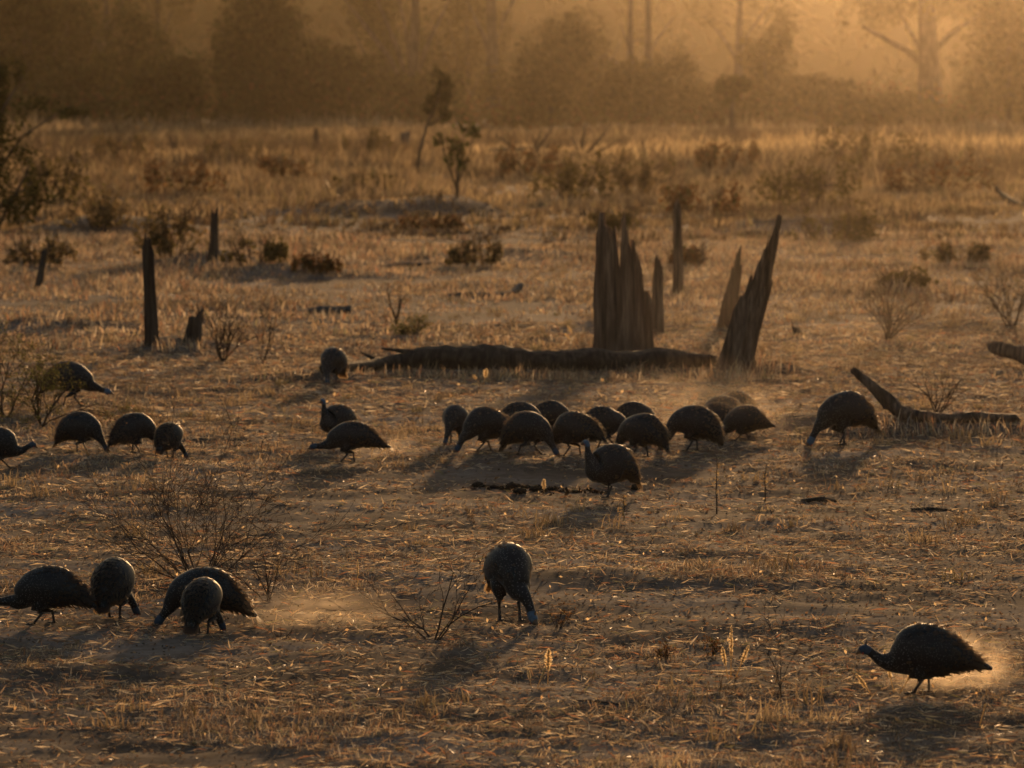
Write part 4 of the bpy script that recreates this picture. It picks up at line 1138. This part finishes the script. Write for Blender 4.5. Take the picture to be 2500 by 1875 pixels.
for i, (lab, px, py, hd, kw) in enumerate(FLOCK):
    guineafowl(lab, px, py, hd, seed=i, **kw)
# ------------------------------------------------------------------ dust and haze
def volume_mat(name, density, color, g):
    m, nt, out = new_mat(name)
    v = N(nt, 'ShaderNodeVolumePrincipled')
    v.inputs['Color'].default_value = (*color, 1); v.inputs['Density'].default_value = density
    v.inputs['Anisotropy'].default_value = g
    nt.links.new(v.outputs[0], out.inputs['Volume'])
    return m, nt, v

def build_haze():
    mb = MB()
    x, y0, y1, z0, z1 = 800, -110, 1740, -3, 62
    for a in (z0, z1):
        for p in ((-x, y0), (x, y0), (x, y1), (-x, y1)): mb.v.append(Vector((*p, a)))
    for f in ((3, 2, 1, 0), (4, 5, 6, 7), (0, 1, 5, 4), (1, 2, 6, 5), (2, 3, 7, 6), (3, 0, 4, 7)): mb.face(f)
    m, nt, v = volume_mat('haze', HAZE_DENSITY, HAZE_COLOR, HAZE_G)
    o = link_mesh('haze', mb.mesh('haze', [m], smooth=False))
    tag(o, 'thin golden dust haze hanging over the whole field', 'haze', kind='stuff')
build_haze()

def dust_cloud(label, px, py, w, dep, hgt, density, seed, lift=.0):
    """dust the birds kick up: soft edged, thickest near the ground"""
    p, s = at(px, py)
    bm = bmesh.new(); bmesh.ops.create_icosphere(bm, subdivisions=3, radius=1.0)
    me = bpy.data.meshes.new('dust_cloud'); bm.to_mesh(me); bm.free()
    o = link_mesh('dust_cloud', me, loc=p + Vector((0, 0, hgt * .35 + lift))); o.scale = (w, dep, hgt)
    m, nt, v = volume_mat('dust', density, (1.0, .86, .68), .82)
    tc = N(nt, 'ShaderNodeTexCoord'); ln = N(nt, 'ShaderNodeVectorMath', operation='LENGTH')
    no = N(nt, 'ShaderNodeTexNoise', Scale=3.8, Detail=6.0, Roughness=.6, Distortion=.8); no.noise_dimensions = '4D'; no.inputs['W'].default_value = seed * 3.7
    nt.links.new(tc.outputs['Object'], ln.inputs[0]); nt.links.new(tc.outputs['Object'], no.inputs['Vector'])
    fall = N(nt, 'ShaderNodeMapRange', interpolation_type='SMOOTHSTEP'); fall.inputs['From Min'].default_value = 1.0; fall.inputs['From Max'].default_value = .15
    nt.links.new(ln.outputs['Value'], fall.inputs['Value'])
    cl = N(nt, 'ShaderNodeMapRange', interpolation_type='SMOOTHSTEP'); cl.inputs['From Min'].default_value = .40; cl.inputs['From Max'].default_value = .62
    nt.links.new(no.outputs[0], cl.inputs['Value'])
    m1 = N(nt, 'ShaderNodeMath', operation='MULTIPLY'); m2 = N(nt, 'ShaderNodeMath', operation='MULTIPLY'); m2.inputs[1].default_value = density
    nt.links.new(fall.outputs[0], m1.inputs[0]); nt.links.new(cl.outputs[0], m1.inputs[1]); nt.links.new(m1.outputs[0], m2.inputs[0]); nt.links.new(m2.outputs[0], v.inputs['Density'])
    me.materials.append(m)
    tag(o, label, 'dust', kind='stuff')
dust_cloud('dust kicked up behind the right end of the main line', 1730, 1066, 1.3, 1.5, .62, .022, 1)
dust_cloud('low dust around the walking bird in the near right', 2318, 1676, .48, .5, .28, .40, 2)
dust_cloud('low dust drifting right of the foreground huddle', 770, 1525, .75, .7, .23, .10, 3)
dust_cloud('low dust behind the crouching bird', 950, 1115, .5, .6, .2, .075, 4)
dust_cloud('thin dust drifting past the stumps on the right', 2000, 900, 3.6, 5.0, 1.9, .0015, 5)
